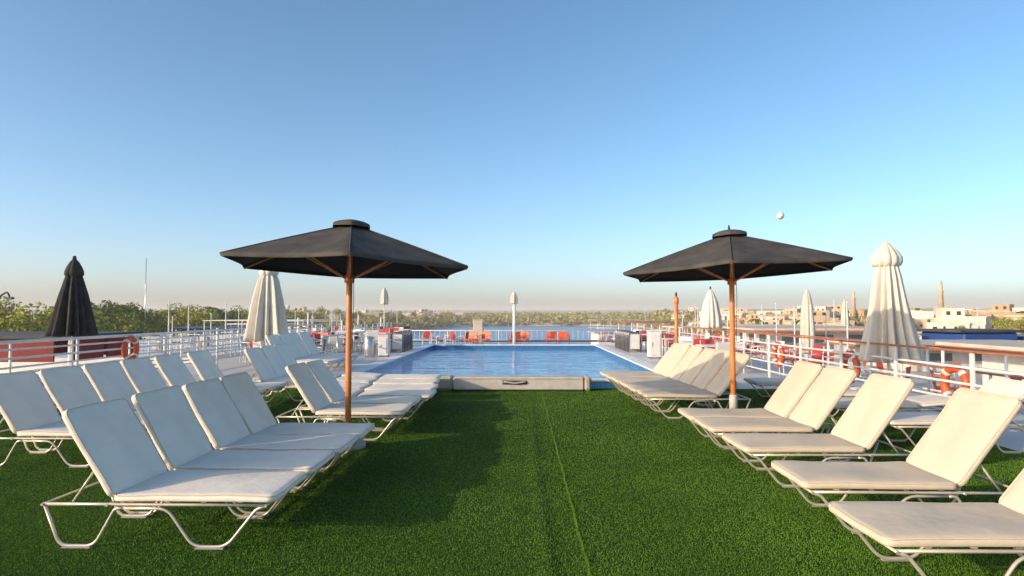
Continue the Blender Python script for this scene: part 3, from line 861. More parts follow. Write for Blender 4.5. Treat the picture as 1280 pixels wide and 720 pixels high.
for x in (-2.65, -1.95, -.35, .1, 1.6, 2.3):
    o = place(P_o, (x, 34.0 + rng.uniform(-.2, .2), -.3), rng.uniform(-.5, .5) + (math.pi if rng.random() < .5 else 0), "orange armchair beyond the pool's far edge in front of the thin-balustered railing", "chair", "orange chairs beyond the pool")
    o.scale = (1.25, 1.1, 1.05)
for i in range(5):
    place(P_r, (4.2 + i * .5, 32.2 + rng.uniform(-1, 3), -.3), rng.uniform(-3, 3), "red armchair on the stern deck past the wood-capped railing", "chair", "red chairs on the stern deck")

# cabinets and lockers
def cabinet(loc, w, d, h, mat_, label, doors=1):
    t = empty("cabinet", loc); tag(t, label, "cabinet")
    MB().box(-w / 2, w / 2, -d / 2, d / 2, .04, h, .012).build("body", mat_, t)
    MB().box(-w / 2 - .02, w / 2 + .02, -d / 2 - .02, d / 2 + .02, h + .001, h + .035, .008).build("top", mat_, t)
    for k in range(doors):
        x0 = -w / 2 + .03 + k * (w - .04) / doors
        dr = MB().box(x0, x0 + (w - .06) / doors - .015, -d / 2 - .016, -d / 2 - .002, .1, h - .06, .006).build("door", mat_, t)
        MB().box(x0 + .05, x0 + .07, -d / 2 - .035, -d / 2 - .0165, h * .45, h * .6, .004).build("handle", M_steel, dr)
    for sx in (-1, 1):
        for sy in (-1, 1): MB().box(sx * (w / 2 - .05) - .02, sx * (w / 2 - .05) + .02, sy * (d / 2 - .05) - .02, sy * (d / 2 - .05) + .02, 0, .039).build("leg", M_dark, t)
    return t
cabinet((-4.55, 21.3, PZ), .32, .36, .68, M_wpaint, "narrow white cabinet on the pool terrace beside a steel bin")
t = empty("bin", (-5.02, 21.2, PZ)); tag(t, "round pale steel bin beside the narrow white cabinet", "bin")
MB().lathe([(0, .17), (.02, .18), (.60, .18), (.61, .17)], 24).build("body", M_steel, t); MB().lathe([(.612, .185), (.64, .18), (.67, .09)], 24).build("lid", M_steel, t)
cabinet((4.27, 20.6, PZ), .40, .38, .86, M_wpaint, "tall white cabinet at the pool edge near the bare wooden pole")
cabinet((-2.35, 35.4, -.3), .55, .5, 1.5, M_roofb, "cream upright locker behind the orange chairs beyond the pool")
# stacked folded sunbed frames by the far pool corners
def rack(loc, n_, label):
    t = empty("folded_chair_rack", loc); tag(t, label, "rack")
    for i in range(n_):
        MB().tube(rounded([(0, 0, .0), (.02, 0, .72), (.42, 0, .72), (.44, 0, 0)], .06, 3), .014, 6).build("folded_frame", M_steel if i % 2 else M_dark, t, (0, i * .16, 0))
        MB().box(.03, .41, -.008, .008, .12, .66).build("folded_panel", M_dark if i % 3 else M_wpaint, t, (0, i * .16 + .03, 0))
rack((-4.75, 23.4, PZ), 14, "rack of folded dark chairs on the terrace past the narrow white cabinet")
rack((3.95, 23.6, PZ), 22, "rack of folded dark chairs on the terrace past the tall white cabinet")

# ------------------------------------------------------------------ ball in the air
t = empty("ball", (4.86, 12.0, 3.42)); tag(t, "white ball flying in the air above a black parasol", "ball")
MB().lathe([(-.07 * math.cos(math.pi * k / 12), max(.0004, .07 * math.sin(math.pi * k / 12))) for k in range(13)], 20).build("ball_skin", M_cushw, t)
t.rotation_euler = (.4, .6, 0)
for k in range(3):
    pts = [(math.cos(q) * .0704, math.sin(q) * .0704 * math.cos(k * 1.05), math.sin(q) * .0704 * math.sin(k * 1.05)) for q in [2 * math.pi * j / 24 for j in range(24)]]
    MB().tube(pts, .002, 4, closed=True).build("seam", M_roofdark, t)

# ------------------------------------------------------------------ neighbouring ships
def windows(parent, xs_, y, z0, z1, w, axis='x', out=-1):
    for x in xs_:
        if axis == 'x':
            wn_ = MB().box(x, x + w, y - .02, y + .02, z0, z1).build("window", M_wpaint, parent)
            MB().box(x + .05, x + w - .05, y + out * .026 - .005, y + out * .026 + .005, z0 + .05, z1 - .05).build("pane", M_glassp, wn_)
        else:
            wn_ = MB().box(y - .02, y + .02, x, x + w, z0, z1).build("window", M_wpaint, parent)
            MB().box(y + out * .026 - .005, y + out * .026 + .005, x + .05, x + w - .05, z0 + .05, z1 - .05).build("pane", M_glassp, wn_)
# ship with the dark-roofed, red-curtained deckhouse
s = empty("cruise_ship", (-19, 30, WATER)); tag(s, "neighbouring white ship with dark flat roof and red awnings outside the all-white railing", "ship")
Z = -WATER
def sp(name, mb, mt, parent=None): return mb.build(name, mt, parent or s)
sp("hull", MB().box(-7, 6.6, -24, 40, -.6, Z - 1.0, .15), M_hull)
sp("deck_floor", MB().box(-6.9, 6.5, -23.9, 39.9, Z - .999, Z - .96), M_deck)
rf = sp("roof", MB().box(-7, 5.6, -11, -7.4, Z + .80, Z + .94, .03), M_roofdark)
sp("upper_deck", MB().box(-6.8, 5.6, -3.4, 38, Z - .955, Z - .28, .02), M_hull)
for y0 in (-11.0 + .05, -7.6):
    for x in range(-7, 5, 2): sp("awning", MB().box(x + .03, x + 1.97, y0 + .04, y0 + .10, Z + .12, Z + .79, .01), M_redfab)
for yy in (-11, -9.3): sp("awning", MB().box(5.42, 5.5, yy + .12, yy + 1.6, Z + .12, Z + .79, .01), M_redfab)
for (x0, x1, y0, y1, zt) in ((-6.0, 2.0, 20, 27, .95),):
    sp("awning_roof", MB().box(x0, x1, y0, y1, Z + zt, Z + zt + .07, .02), M_white_can)
    for xx in (x0 + .1, x1 - .1):
        for yy in (y0 + .1, y1 - .1): sp("awning_post", MB().tube([(xx, yy, Z - .28), (xx, yy, Z + zt)], .04, 6), M_wpaint)
for i in range(20):
    sp("rail_post", MB().tube([(5.5, -3.3 + 2.1 * i, Z - .28), (5.5, -3.3 + 2.1 * i, Z + .62)], .028, 6), M_rail)
for i in range(7): sp("rail_post", MB().tube([(-6.7 + 2.03 * i, -3.35, Z - .28), (-6.7 + 2.03 * i, -3.35, Z + .62)], .028, 6), M_rail)
for z in (.62, .32, .02):
    sp("rail", MB().tube([(5.5, -3.3, Z + z), (5.5, 36.6, Z + z)], .022, 6), M_rail); sp("rail", MB().tube([(-6.7, -3.35, Z + z), (5.5, -3.35, Z + z)], .022, 6), M_rail)
for yy in (-10.88, -7.5):
    for xx in (5.45, -6.9): sp("roof_post", MB().tube([(xx, yy, Z - .96), (xx, yy, Z + .80)], .05, 8), M_wpaint)
for i in range(18):
    sp("rail_post", MB().tube([(6.3, -22 + 3.4 * i, Z - .96), (6.3, -22 + 3.4 * i, Z + .1)], .03, 6), M_rail)
for z in (.1, -.2, -.5): sp("rail", MB().tube([(6.3, -22, Z + z), (6.3, 36, Z + z)], .025, 6), M_rail)
for (xx, yy, h_) in ((5.6, -6, 1.3), (5.2, -1, 1.5), (4.6, 2.5, 1.3), (5.2, 6, 1.6), (5.4, 9, 1.9), (5.2, 13, 1.4), (3.0, 18, 1.9), (5, 20, 1.6), (1, 24, 2.2), (4.5, 27, 1.7), (3.5, 31, 2), (5, 34, 1.8)):
    sp("mast_post", MB().tube([(xx, yy, Z - .96), (xx, yy, Z + h_ - .6)], .07, 8), M_wpaint)
for i in range(34):
    c = (P_w, P_w, P_r, P_w, P_d)[i % 5]; word = {P_w: "white", P_r: "red", P_d: "black"}[c]
    place(c, (-14.2 - (i % 3) * 2.0 + rng.uniform(-.6, .4), 27.6 + i * .85, -.28), rng.uniform(-3, 3), word + " armchair on the neighbouring ship past its red awnings", "chair", word + " chairs on the red-awning ship")
for i in range(14):
    place(P_t, (-15.0 - (i % 2) * 2.4, 28.2 + i * 2.0, -.28), rng.uniform(-.2, .2), "white square table on the deck of the ship with red awnings", "table", "tables on the red-awning ship")

# ship alongside the wood-capped railing
s2 = empty("cruise_ship", (14.5, 22, WATER)); tag(s2, "neighbouring white ship with beige flat roofs and orange trim outside the wood-capped railing", "ship")
def sq(name, mb, mt, parent=None): return mb.build(name, mt, parent or s2)
sq("hull", MB().box(-5.4, 8, -20, 30, -.6, Z - .74, .15), M_hull)
sq("deck_floor", MB().box(-5.3, 7.9, -19.9, 29.9, Z - .739, Z - .70), M_deck)
for (x0, x1, y0, y1, zt) in ((-1.2, 7.8, -6.0, -1.2, .60), (-.4, 7.8, 2.5, 8.0, .28), (-2.6, 5.5, 11, 19, .72)):
    r_ = sq("roof", MB().box(x0, x1, y0, y1, Z + zt - .1, Z + zt + .08, .02), M_roofb)
    sq("roof_trim", MB().box(x0 - .03, x1 + .03, y0 - .06, y0 - .003, Z + zt - .10, Z + zt - .02), M_cap, r_)
    sq("roof_trim", MB().box(x0 - .06, x0 - .003, y0, y1, Z + zt - .10, Z + zt - .02), M_cap, r_)
    sq("deckhouse_wall", MB().box(x0 + 1.2, x1 - .3, y0 + 1.0, y1 - .4, Z - .70, Z + zt - .1), M_wpaint)
    windows(s2, [x0 + 1.8 + 1.7 * i for i in range(int((x1 - x0 - 2.6) / 1.7))], y0 + 1.0, Z - .35, Z + zt - .22, 1.1)
    windows(s2, [y0 + 1.4 + 1.6 * i for i in range(int((y1 - y0 - 1.6) / 1.6))], x0 + 1.2, Z - .35, Z + zt - .22, 1.0, 'y')
    for xx in (x0 + .15, x1 - .2):
        for yy in (y0 + .15, y1 - .15): sq("roof_post", MB().tube([(xx, yy, Z - .7), (xx, yy, Z + zt - .1)], .05, 8), M_wpaint)
for i in range(16):
    sq("rail_post", MB().tube([(-5.1, -18 + 3 * i, Z - .70), (-5.1, -18 + 3 * i, Z + .36)], .03, 6), M_rail)
for z in (.1, -.16, -.42): sq("rail", MB().tube([(-5.1, -18, Z + z), (-5.1, 27, Z + z)], .022, 6), M_rail)
sq("top_rail", MB().box(-5.16, -5.04, -18, 27, Z + .36, Z + .40, .01), M_cap)
for i in range(12):
    for j in range(2):
        c = (P_r, P_o, P_r, P_w)[(i + j) % 4]
        word = {P_w: "white", P_r: "red", P_o: "orange"}[c]
        o = place(c, (10.3 + j * 1.1 + rng.uniform(-.15, .15), 13.5 + i * 2.05 + rng.uniform(-.3, .3), -.70), rng.uniform(-3, 3), f"{word} armchair on the neighbouring ship outside the wood-capped railing", "chair", f"{word} chairs on the orange-trimmed ship")
for (x_, y_, sd) in ((11.2, 25.2, 21), (22.6, 45.0, 22)):
    closed_umbrella((x_, y_, -.7), [(.7, .24), (1.6, .25), (2.5, .20), (3.0, .12), (3.2, .05)], 8, M_beige_can, "closed beige parasol on the orange-trimmed ship" if sd == 21 else "closed beige parasol on the far jetty past the orange-trimmed ship", amp=.2, seed=sd)
# jetty under the second one
j = empty("jetty", (24, 48, WATER)); tag(j, "pale concrete jetty past the orange-trimmed ship", "jetty")
MB().box(-4, 6, -8, 14, -.5, Z - .72).build("quay_wall", M_conc2, j)
MB().box(-4.1, 6.1, -8.1, 14.1, Z - .719, Z - .70).build("paving", M_tile, j)
def tank(x, y, z, label, group, lying=False, mt=None):
    t = empty("water_tank", (x, y, z), rng.uniform(0, 3)); tag(t, label, "water tank", group)
    r_ = rng.uniform(.22, .3)
    MB().lathe([(.06, r_ * .9), (.09, r_), (.30, r_), (.33, r_ * 1.03), (.36, r_), (.58, r_), (.66, r_ * .6), (.68, r_ * .2)], 18).build("tank_body", mt or M_wpaint, t)
    MB().lathe([(.682, .09), (.72, .09), (.73, .05)], 12).build("lid", M_dark, t)
    for k in range(3): MB().box(math.cos(k * 2.1) * r_ * .7 - .03, math.cos(k * 2.1) * r_ * .7 + .03, math.sin(k * 2.1) * r_ * .7 - .03, math.sin(k * 2.1) * r_ * .7 + .03, 0, .075).build("foot", M_dark, t)
def flag_pole(x, y, z, h, label, group):
    t = empty("flag_pole", (x, y, z)); tag(t, label, "pole", group)
    MB().tube([(0, 0, 0), (0, 0, h * .5), (0, 0, h)], .035, 6, r_end=.018).build("pole", M_wpaint, t)
    MB().lathe([(h, .015), (h + .04, .045), (h + .08, .015)], 10).build("knob", M_wpaint, t)
    MB().lathe([(0, .12), (.03, .12), (.05, .05)], 12).build("base", M_steel, t)
for i in range(10): flag_pole(10.2 + rng.uniform(0, 2.0), 21 + i * 2.3, -.70, rng.uniform(2.0, 3.0), "thin white flag pole on the orange-trimmed ship", "flag poles on the orange-trimmed ship")
for i in range(14): flag_pole(-13.8 - rng.uniform(0, 4.5), 27.5 + i * 2.3, -.28, rng.uniform(1.5, 2.5), "thin white flag pole on the ship with red awnings", "flag poles on the red-awning ship")
for i in range(8): tank(-14.6 - rng.uniform(0, 4), 29 + i * 3.1, -.28, "small water tank on the deck of the ship with red awnings", "water tanks on the red-awning ship", mt=M_roofb)

# blue motor boat moored further out
b = empty("motor_boat", (25, 33.5, WATER), R(8)); tag(b, "blue boat with blue canopy moored beyond the orange-trimmed ship", "boat")
MB().add([(-3.6, -1.3, .0), (3.2, -1.3, 0), (4.6, 0, .3), (3.2, 1.3, 0), (-3.6, 1.3, 0), (-3.9, -1.5, Z - 1.0), (3.4, -1.5, Z - 1.0), (5.4, 0, Z - .7), (3.4, 1.5, Z - 1.0), (-3.9, 1.5, Z - 1.0)],
         [(4, 3, 2, 1, 0), (5, 6, 7, 8, 9), (0, 1, 6, 5), (1, 2, 7, 6), (2, 3, 8, 7), (3, 4, 9, 8), (4, 0, 5, 9)]).build("hull", M_hull, b)
MB().box(-3.6, -.6, -1.4, 1.4, Z - .98, Z + .62, .08).build("cabin", M_blue, b)
MB().box(-3.9, -.2, -1.5, 1.5, Z + .625, Z + .76, .04).build("canopy_roof", M_roofdark, b)
MB().box(-.1, 4.4, -1.35, 1.35, Z + .22, Z + .42, .06).build("canopy_roof", M_blue, b)
for xx in (.4, 3.7):
    for yy in (-1.2, 1.2): MB().tube([(xx, yy, Z - 1.0), (xx, yy, Z + .24)], .04, 6).build("canopy_post", M_wpaint, b)
windows(b, [-3.3, -2.0], -1.4, Z - .3, Z + .15, 1.0)

def cabin_boat(x, y, rz, L_, zc, mt, mr, label, mast=0):
    b = empty("moored_boat", (x, y, WATER), rz); tag(b, label, "boat", "boats moored along the banks")
    w = L_ * .16; h = zc * .42
    MB().add([(-L_ / 2, -w * .8, -.3), (L_ * .35, -w * .8, -.3), (L_ * .48, 0, -.2), (L_ * .35, w * .8, -.3), (-L_ / 2, w * .8, -.3), (-L_ / 2 - .2, -w, h), (L_ * .36, -w, h), (L_ * .55, 0, h + .4), (L_ * .36, w, h), (-L_ / 2 - .2, w, h)],
             [(4, 3, 2, 1, 0), (5, 6, 7, 8, 9), (0, 1, 6, 5), (1, 2, 7, 6), (2, 3, 8, 7), (3, 4, 9, 8), (4, 0, 5, 9)]).build("hull", mt, b)
    MB().box(-L_ * .42, L_ * .22, -w * .8, w * .8, h, zc * .72, .05).build("cabin", M_wpaint, b)
    MB().box(-L_ * .46, L_ * .28, -w * .95, w * .95, zc * .72 + .002, zc * .72 + .14, .03).build("sun_deck", M_roofb, b)
    for q in range(7):
        x0 = -L_ * .40 + q * L_ * .088
        wi = MB().box(x0, x0 + L_ * .055, -w * .8 - .03, -w * .8 + .01, h + (zc * .72 - h) * .35, h + (zc * .72 - h) * .75).build("window", M_glassp, b)
    for q in range(4):
        xx = -L_ * .42 + q * L_ * .15
        for sy in (-1, 1): MB().tube([(xx, sy * w * .8, zc * .72 + .14), (xx, sy * w * .8, zc)], .05, 6).build("awning_post", M_wpaint, b)
    MB().box(-L_ * .45, L_ * .06, -w * .9, w * .9, zc, zc + .12, .03).build("awning", mr, b)
    for sy in (-1, 1): MB().tube([(-L_ * .45, sy * w * .93, zc * .72 + .9), (L_ * .27, sy * w * .93, zc * .72 + .9)], .04, 6).build("rail", M_rail, b)
    if mast: MB().tube([(L_ * .18, 0, zc * .72), (L_ * .18, 0, zc + mast)], .07, 6, r_end=.03).build("mast", M_wpaint, b)
k_ = 0
for (rt, d_, L_, zc, mt, mr, rz, lb, ms) in (
        (.335, 62, 15, 8.7, M_hull, M_white_can, .2, "white moored boat with a broad white awning past the slim white parasol", 2.2),
        (.44, 74, 17, 8.6, M_hull, M_roofb, -.3, "white moored boat with beige awning behind the beige parasol", 3.0),
        (.53, 60, 14, 8.2, M_brown, M_cap, .1, "brown-hulled moored boat with a rust-coloured awning", 0),
        (.66, 52, 15, 8.5, M_hull, M_white_can, .15, "white moored boat beside the blue-canopied boat", 2.0),
        (.24, 90, 18, 8.8, M_hull, M_cap, .3, "white moored boat with a rust-coloured awning past the bare wooden pole", 2.6),
        (.17, 130, 18, 8.6, M_hull, M_roofb, .2, "far white moored boat at the mouth of the terraced bank", 3.5),
        (-.36, 82, 17, 8.6, M_hull, M_white_can, -.2, "white moored boat behind the closed white parasol by the tables", 2.6),
        (-.29, 96, 18, 8.8, M_hull, M_roofb, .25, "white moored boat with beige awning before the far-bank trees", 3.2),
        (-.22, 120, 18, 8.7, M_hull, M_cap, -.1, "white moored boat with rust awning before the far-bank trees", 3.0),
        (-.45, 76, 14, 8.3, M_hull, M_blue, .1, "white moored boat with dark blue awning below the temple block", 0)):
    y_ = d_; cabin_boat(rt * y_, y_, rz, L_, zc, mt, mr, lb, ms)

# ------------------------------------------------------------------ trees
def crown_mesh(seed, H, Wd, mat_, n=2300, leaf=.30, clumps=16, flat=.75):
    r = np.random.default_rng(seed)
    cc = []
    for i in range(clumps):
        a = r.uniform(0, 6.28); rad = Wd * .5 * math.sqrt(r.uniform(0, 1)) * .8
        zz = H * r.uniform(.38, .92)
        k_ = 1 - .45 * abs(zz / H - .6) / .4
        cc.append((math.cos(a) * rad * k_, math.sin(a) * rad * k_, zz, Wd * r.uniform(.13, .25)))
    cc = np.array(cc)
    idx = r.integers(0, clumps, n)
    d = r.normal(size=(n, 3)); d /= np.linalg.norm(d, axis=1)[:, None]
    rr = r.uniform(.45, 1.0, n) ** .5
    P = cc[idx, :3] + d * (cc[idx, 3] * rr)[:, None] * np.array([1, 1, flat])
    nrm = d + r.normal(size=(n, 3)) * .5; nrm /= np.linalg.norm(nrm, axis=1)[:, None]
    U = np.cross(nrm, r.normal(size=(n, 3))); U /= np.linalg.norm(U, axis=1)[:, None]
    Wv = np.cross(nrm, U)
    s_ = leaf * r.uniform(.6, 1.3, n)[:, None]
    V = np.stack([P - U * s_ * .5, P + Wv * s_ * .32, P + U * s_ * .5, P - Wv * s_ * .32], 1).reshape(-1, 3)
    me = bpy.data.meshes.new("crown")
    me.from_pydata(V.tolist(), [], [(4 * i, 4 * i + 1, 4 * i + 2, 4 * i + 3) for i in range(n)])
    me.materials.append(mat_)
    return me, cc
def trunk_mesh(seed, H, cc, r0):
    r = random.Random(seed); m = MB()
    top = H * .5
    m.tube([(0, 0, -.6), (.05 * H * r.uniform(-.5, .5), 0, top * .5), (0, .04 * H * r.uniform(-1, 1), top)], r0, 7, r_end=r0 * .5)
    for c in cc[:7]:
        z = top * r.uniform(.5, 1)
        m.tube([(0, 0, z), (c[0] * .5, c[1] * .5, (z + c[2]) / 2 + .2), (c[0], c[1], c[2])], r0 * .4, 5, r_end=r0 * .1)
    return m.mesh("trunk", M_trunk)
TREE = []
for i in range(6):
    H = (7.6, 8.6, 6.6, 9.4, 5.4, 7.0)[i]; Wd = (9.5, 8.5, 8.0, 9.5, 7.0, 7.5)[i]
    me, cc = crown_mesh(100 + i, H, Wd, M_leaf[(0, 1, 0, 2, 2, 3)[i]], n=2600, leaf=.42)
    TREE.append((me, trunk_mesh(200 + i, H, cc, .22)))
def tree(kind, x, y, s_, label, group, name="tree"):
    t = empty(name, (x, y, bank_z(x, y) - .1), rng.uniform(0, 6.28)); t.scale = (s_, s_, s_)
    tag(t, label, "tree", group)
    link("crown", TREE[kind][0], t); link("trunk", TREE[kind][1], t)
lt = ["bushy green tree on the bank behind the red-awning ship", "dark green tree on the bank behind the red-awning ship", "small rounded green tree on the bank behind the red-awning ship", "tall olive-green tree on the bank behind the red-awning ship"]
for i in range(54):
    b = -58 + i * .75 + rng.uniform(-.3, .3)
    D = shore(b) + 8 + rng.uniform(0, 45)
    x, y = polar(b, D); k = rng.choice((0, 0, 1, 2, 3, 0))
    tree(k, x, y, rng.uniform(.9, 1.25), lt[k], "trees on the bank behind the red-awning ship: " + ("green", "dark", "small", "olive")[k])
ll = {0: "bushy green tree on the far bank between sandstone houses", 3: "tall olive tree on the far bank between sandstone houses", 4: "low olive shrub tree on the far bank", 5: "dusty pale tree on the far bank"}
for i in range(44):
    b = -20 + i * .43 + rng.uniform(-.3, .3)
    D = shore(b) + 6 + abs(rng.gauss(0, 45))
    x, y = polar(b, D); k = rng.choice((0, 3, 4, 5, 5, 4))
    tree(k, x, y, rng.uniform(.6, 1.05) * (1.0 if b < -8 else .9), ll[k], "trees on the far bank, kind " + ("green", "", "", "olive", "low olive", "dusty")[k])
lr = {0: "bright green bushy tree on the terraced bank behind the blue boat", 4: "low olive shrub on the terraced sandy bank", 5: "dusty shrub on the terraced sandy bank"}
for i in range(46):
    b = 14 + i * .62 + rng.uniform(-.3, .3)
    D = shore(b) + 10 + abs(rng.gauss(0, 60))
    if b > 36: D = shore(b) + rng.uniform(40, 75)
    x, y = polar(b, D); k = rng.choice((4, 5, 4)) if b < 34.5 else 0
    tree(k, x, y, rng.uniform(.35, .6) if k else rng.uniform(.38, .5), lr[k], "trees on the terraced bank, kind " + ("green", "", "", "", "olive", "dusty")[k])
# palm on the left bank, lone umbrella tree
def palm(x, y, H, label):
    t = empty("palm_tree", (x, y, bank_z(x, y) - .1)); tag(t, label, "tree")
    MB().tube([(0, 0, 0), (.1, .05, H * .5), (.25, 0, H)], .2, 8, r_end=.13).build("trunk", M_trunk, t)
    for k in range(16):
        a = k * 2.4; e = .5 + .5 * ((k * 7) % 5) / 4; Lf = 2.4
        pts = []
        for q in range(7):
            u_ = q / 6; pts.append(Vector((.25 + math.cos(a) * Lf * u_, math.sin(a) * Lf * u_, H + e * 1.6 * u_ - 2.1 * u_ * u_ * (1.2 - .3 * e))))
        m = MB(); side = Vector((-math.sin(a), math.cos(a), 0))
        for q in range(6):
            w0 = .30 * math.sin(math.pi * (q + .3) / 7); w1 = .30 * math.sin(math.pi * (q + 1.1) / 7)
            d_ = Vector((0, 0, -.12))
            m.add([pts[q] - side * w0 + d_, pts[q], pts[q + 1], pts[q + 1] - side * w1 + d_], [(0, 1, 2, 3)]); m.add([pts[q], pts[q] + side * w0 + d_, pts[q + 1] + side * w1 + d_, pts[q + 1]], [(0, 1, 2, 3)])
        m.build("frond", M_leaf[1], t)
x, y = polar(-26.0, 150); palm(x, y, 9.2, "lone palm rising above the trees near the sandstone temple block")
x, y = polar(20.0, 175); palm(x, y, 6.2, "short palm on the terraced bank between pale houses")
x, y = polar(23.5, 160); palm(x, y, 5.0, "leafy palm beside the beige closed parasol on the terraced bank")

# scrub that covers the far bank as one mass
def scrub(name, n, b0, b1, o0, o1, mats, smin, smax, label):
    r = np.random.default_rng(n)
    V = []; F = []
    for i in range(n):
        b = r.uniform(b0, b1); o = o0 + (o1 - o0) * r.uniform(0, 1) ** 1.8
        x, y = polar(b, shore(b) + o); z = bank_z(x, y); s_ = r.uniform(smin, smax)
        for j in range(26):
            c = np.array([x, y, z]) + np.array([r.normal(0, s_ * .9), r.normal(0, s_ * .9), abs(r.normal(0, s_ * .55)) + .1])
            u_ = r.normal(size=3); v_ = r.normal(size=3); q = s_ * .62
            u_ *= q / np.linalg.norm(u_); v_ *= q / np.linalg.norm(v_)
            k_ = len(V); V += [tuple(c - u_), tuple(c + v_ * .8), tuple(c + u_), tuple(c - v_ * .8)]; F.append((k_, k_ + 1, k_ + 2, k_ + 3))
    me = bpy.data.meshes.new(name); me.from_pydata(V, [], F); me.materials.append(mats)
    o = link(name, me); tag(o, label, "vegetation", None, 'stuff')
scrub("far_scrub", 800, -14, 15, 3, 260, M_leaf[3], 1.2, 2.3, "dusty scrub and reeds covering the far bank past the pool")
scrub("far_green_scrub", 420, -14, 13, 25, 220, M_leaf[2], 1.4, 2.8, "olive bushes scattered over the far bank past the pool")
scrub("bank_scrub", 300, 14, 44, 2, 130, M_leaf[3], .5, 1.2, "dry low scrub on the terraced sandy bank")
scrub("bank_undergrowth", 700, -44, -14, 1, 60, M_leaf[0], .8, 2.0, "green undergrowth along the bank behind the red-awning ship")

# ------------------------------------------------------------------ buildings on the banks
def house(b, dist, w, d, h, mat_, label, group, upper=False, nwin=3):
    x, y = polar(b, dist); z = bank_z(x, y)
    t = empty("house", (x, y, z - .6), -R(b) + rng.uniform(-.35, .35)); nw = ("no", "one", "two", "three", "four")[nwin]
    if upper: label = label.replace("house", "two-storey house")
    tag(t, label.replace(" house", f" house with {nw} front windows" if not upper else " house"), "house", group + (", two-storey" if upper else ", " + nw + " windows"))
    MB().box(-w / 2, w / 2, -d / 2, d / 2, 0, h + .6).build("wall", mat_, t)
    MB().box(-w / 2 - .12, w / 2 + .12, -d / 2 - .12, d / 2 + .12, h + .601, h + .9, .03).build("roof", mat_, t)
    if upper:
        MB().box(-w * .3, w * .28, -d * .35, d * .4, h + .901, h + 2.9).build("upper_storey", mat_, t)
        for q in (-.18, .08):
            MB().box(q * w, q * w + w * .1, -d * .35 - .04, -d * .35 + .01, h + 1.5, h + 2.3).build("window", M_glass, t)
    for q in range(nwin):
        x0 = -w / 2 + w * (q + .3) / nwin
        wi = MB().box(x0, x0 + w * .22 / nwin, -d / 2 - .05, -d / 2 + .01, h * .45 + .6, h * .45 + 1.25).build("window", M_glass, t)
        MB().box(x0 - .08, x0 + w * .22 / nwin + .08, -d / 2 - .12, -d / 2 - .003, h * .45 + .48, h * .45 + .595).build("sill", mat_, wi)
    MB().box(-.5, .5, -d / 2 - .03, -d / 2 + .01, 0, 2.4).build("door", M_trunk, t)
# stepped sandstone block among the trees
t_b = -23.0
x, y = polar(t_b, 152); z = bank_z(x, y)
t = empty("temple_block", (x, y, z - .6), R(12)); tag(t, "stepped sandstone temple block among the trees of the bank", "building")
MB().box(-6.5, 6.5, -4, 4, 0, 4.6).build("lower_wall", M_sandst, t); MB().box(-6.7, 6.7, -4.2, 4.2, 4.601, 5.0, .05).build("cornice", M_sandst, t)
MB().box(-4.6, 4.2, -3, 3, 5.001, 8.4).build("upper_wall", M_sandst, t); MB().box(-4.8, 4.4, -3.2, 3.2, 8.401, 8.8, .05).build("cornice", M_sandst, t)
for q in range(4): MB().box(-5.2 + q * 3, -4.2 + q * 3, -4.06, -3.98, 1.2, 3.4).build("opening", M_glass, t)
for q in range(3): MB().box(-3.8 + q * 2.8, -2.8 + q * 2.8, -3.06, -2.98, 6.0, 7.6).build("opening", M_glass, t)
hm = [(M_sandst, "sandstone"), (M_plaster, "pale plastered"), (M_brown, "brown mud-walled"), (M_wpaint, "whitewashed")]
for i in range(26):
    b = -21 + i * .62 + rng.uniform(-.3, .3); mt, w = hm[rng.choice((0, 1, 1, 3))]
    house(b, shore(b) + rng.uniform(50, 170), rng.uniform(7, 14), rng.uniform(5, 8), rng.uniform(3.2, 5.0), mt, f"{w} flat-roofed house among far-bank trees", f"{w} houses on the far bank", rng.random() < .3, rng.choice((2, 3, 4)))
for i in range(104):
    b = 13.5 + i * .27 + rng.uniform(-.3, .3); mt, w = hm[rng.choice((0, 0, 1, 1, 2, 3))]
    if b > 35: dd = rng.uniform(85, 150)
    else: dd = rng.uniform(14, 170)
    house(b, shore(b) + dd, rng.uniform(4, 10), rng.uniform(4, 7), rng.uniform(1.6, 2.7), mt, f"{w} flat-roofed house on the terraced bank", f"{w} houses on the terraced bank", rng.random() < .2, rng.choice((2, 3, 4)))
# terrace walls along the sandy slope
for i in range(26):
    b = 24 + (i % 9) * 1.7 + rng.uniform(-.5, .5); x, y = polar(b, shore(b) + 18 + 17 * (i // 9) + rng.uniform(-4, 4)); z = bank_z(x, y)
    t = empty("terrace_wall", (x, y, z - .5), -R(b) + rng.uniform(-.15, .15)); L_ = rng.uniform(7, 13)
    tag(t, "low dry-stone terrace wall on the sandy bank", "wall", "terrace walls")
    for q in range(6):
        MB().box(-L_ / 2 + L_ * q / 6 + .02, -L_ / 2 + L_ * (q + 1) / 6 - .02, -.3, .3, 0, 1.5 + rng.uniform(-.15, .25), .05).build("wall_section", M_sandst if i % 2 else M_brown, t)
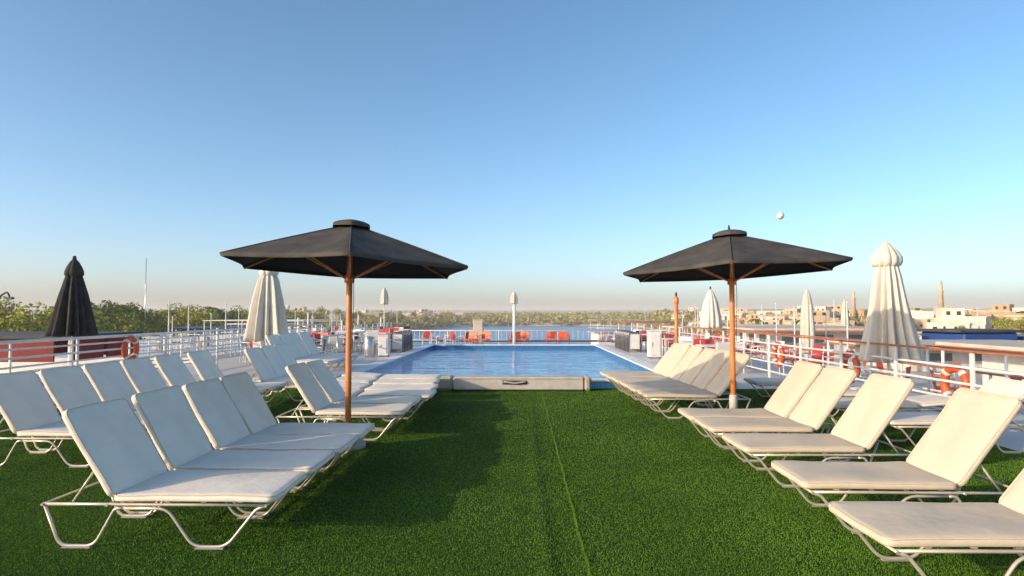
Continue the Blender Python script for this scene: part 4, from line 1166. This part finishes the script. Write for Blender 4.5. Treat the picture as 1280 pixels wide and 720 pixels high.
# towers
def tower(b, dist, w, ztop, label):
    x, y = polar(b, dist); z = bank_z(x, y) - .5; h = ztop - z
    t = empty("tower", (x, y, z)); tag(t, label, "tower")
    MB().lathe([(0, w), (h * .7, w * .7), (h * .7 + .2, w * .95), (h * .74, w * .95), (h * .75, w * .6), (h * .93, w * .5), (h, w * .08)], 12).build("shaft", M_sandst, t)
    MB().lathe([(h * .70 + .21, w * 1.0), (h * .72, w * 1.0)], 12).build("balcony", M_sandst, t)
tower(33.05, 210, .75, 10.6, "tall slender sandstone tower on the skyline of the terraced bank")
tower(27.3, 235, .75, 9.0, "shorter sandstone tower on the skyline behind the big white closed parasol")
tower(13.6, 400, 1.6, 11, "distant pale tower by the water at the end of the terraced bank")
# masts and lamp posts
x, y = polar(-30.6, 122); z = bank_z(x, y)
t = empty("radio_mast", (x, y, z)); tag(t, "thin tall radio mast above the trees", "mast")
MB().tube([(0, 0, 0), (0, 0, 8), (0, 0, 17.5)], .13, 6, r_end=.05).build("pole", M_steel, t); MB().box(-.15, .15, -.1, .1, 12.4, 13.2).build("antenna", M_wpaint, t)
t = empty("street_lamp", (-32.2, 39, -8.6)); tag(t, "curved street lamp at the edge of the trees", "street lamp")
MB().tube(rounded([(0, 0, 0), (0, 0, 11.2), (.55, 0, 11.5), (.7, 0, 11.2)], .5, 5), .08, 8, r_end=.05).build("pole", M_dark, t)
MB().box(.5, .95, -.12, .12, 11.02, 11.18, .04).build("lamp_head", M_dark, t)

# ------------------------------------------------------------------ haze
hz = bpy.data.materials.new("haze"); hz.use_nodes = True
nt = hz.node_tree; nt.nodes.remove(nt.nodes["Principled BSDF"])
pv = nt.nodes.new("ShaderNodeVolumePrincipled")
pv.inputs["Color"].default_value = (1.0, .98, .95, 1); pv.inputs["Density"].default_value = .00045; pv.inputs["Anisotropy"].default_value = .0
nt.links.new(pv.outputs[0], nt.nodes["Material Output"].inputs["Volume"])
o = MB().box(-5000, 5000, -1200, 5000, -14, 32).build("haze", hz)
tag(o, "thin pale haze over the river and banks", "haze", None, 'stuff')
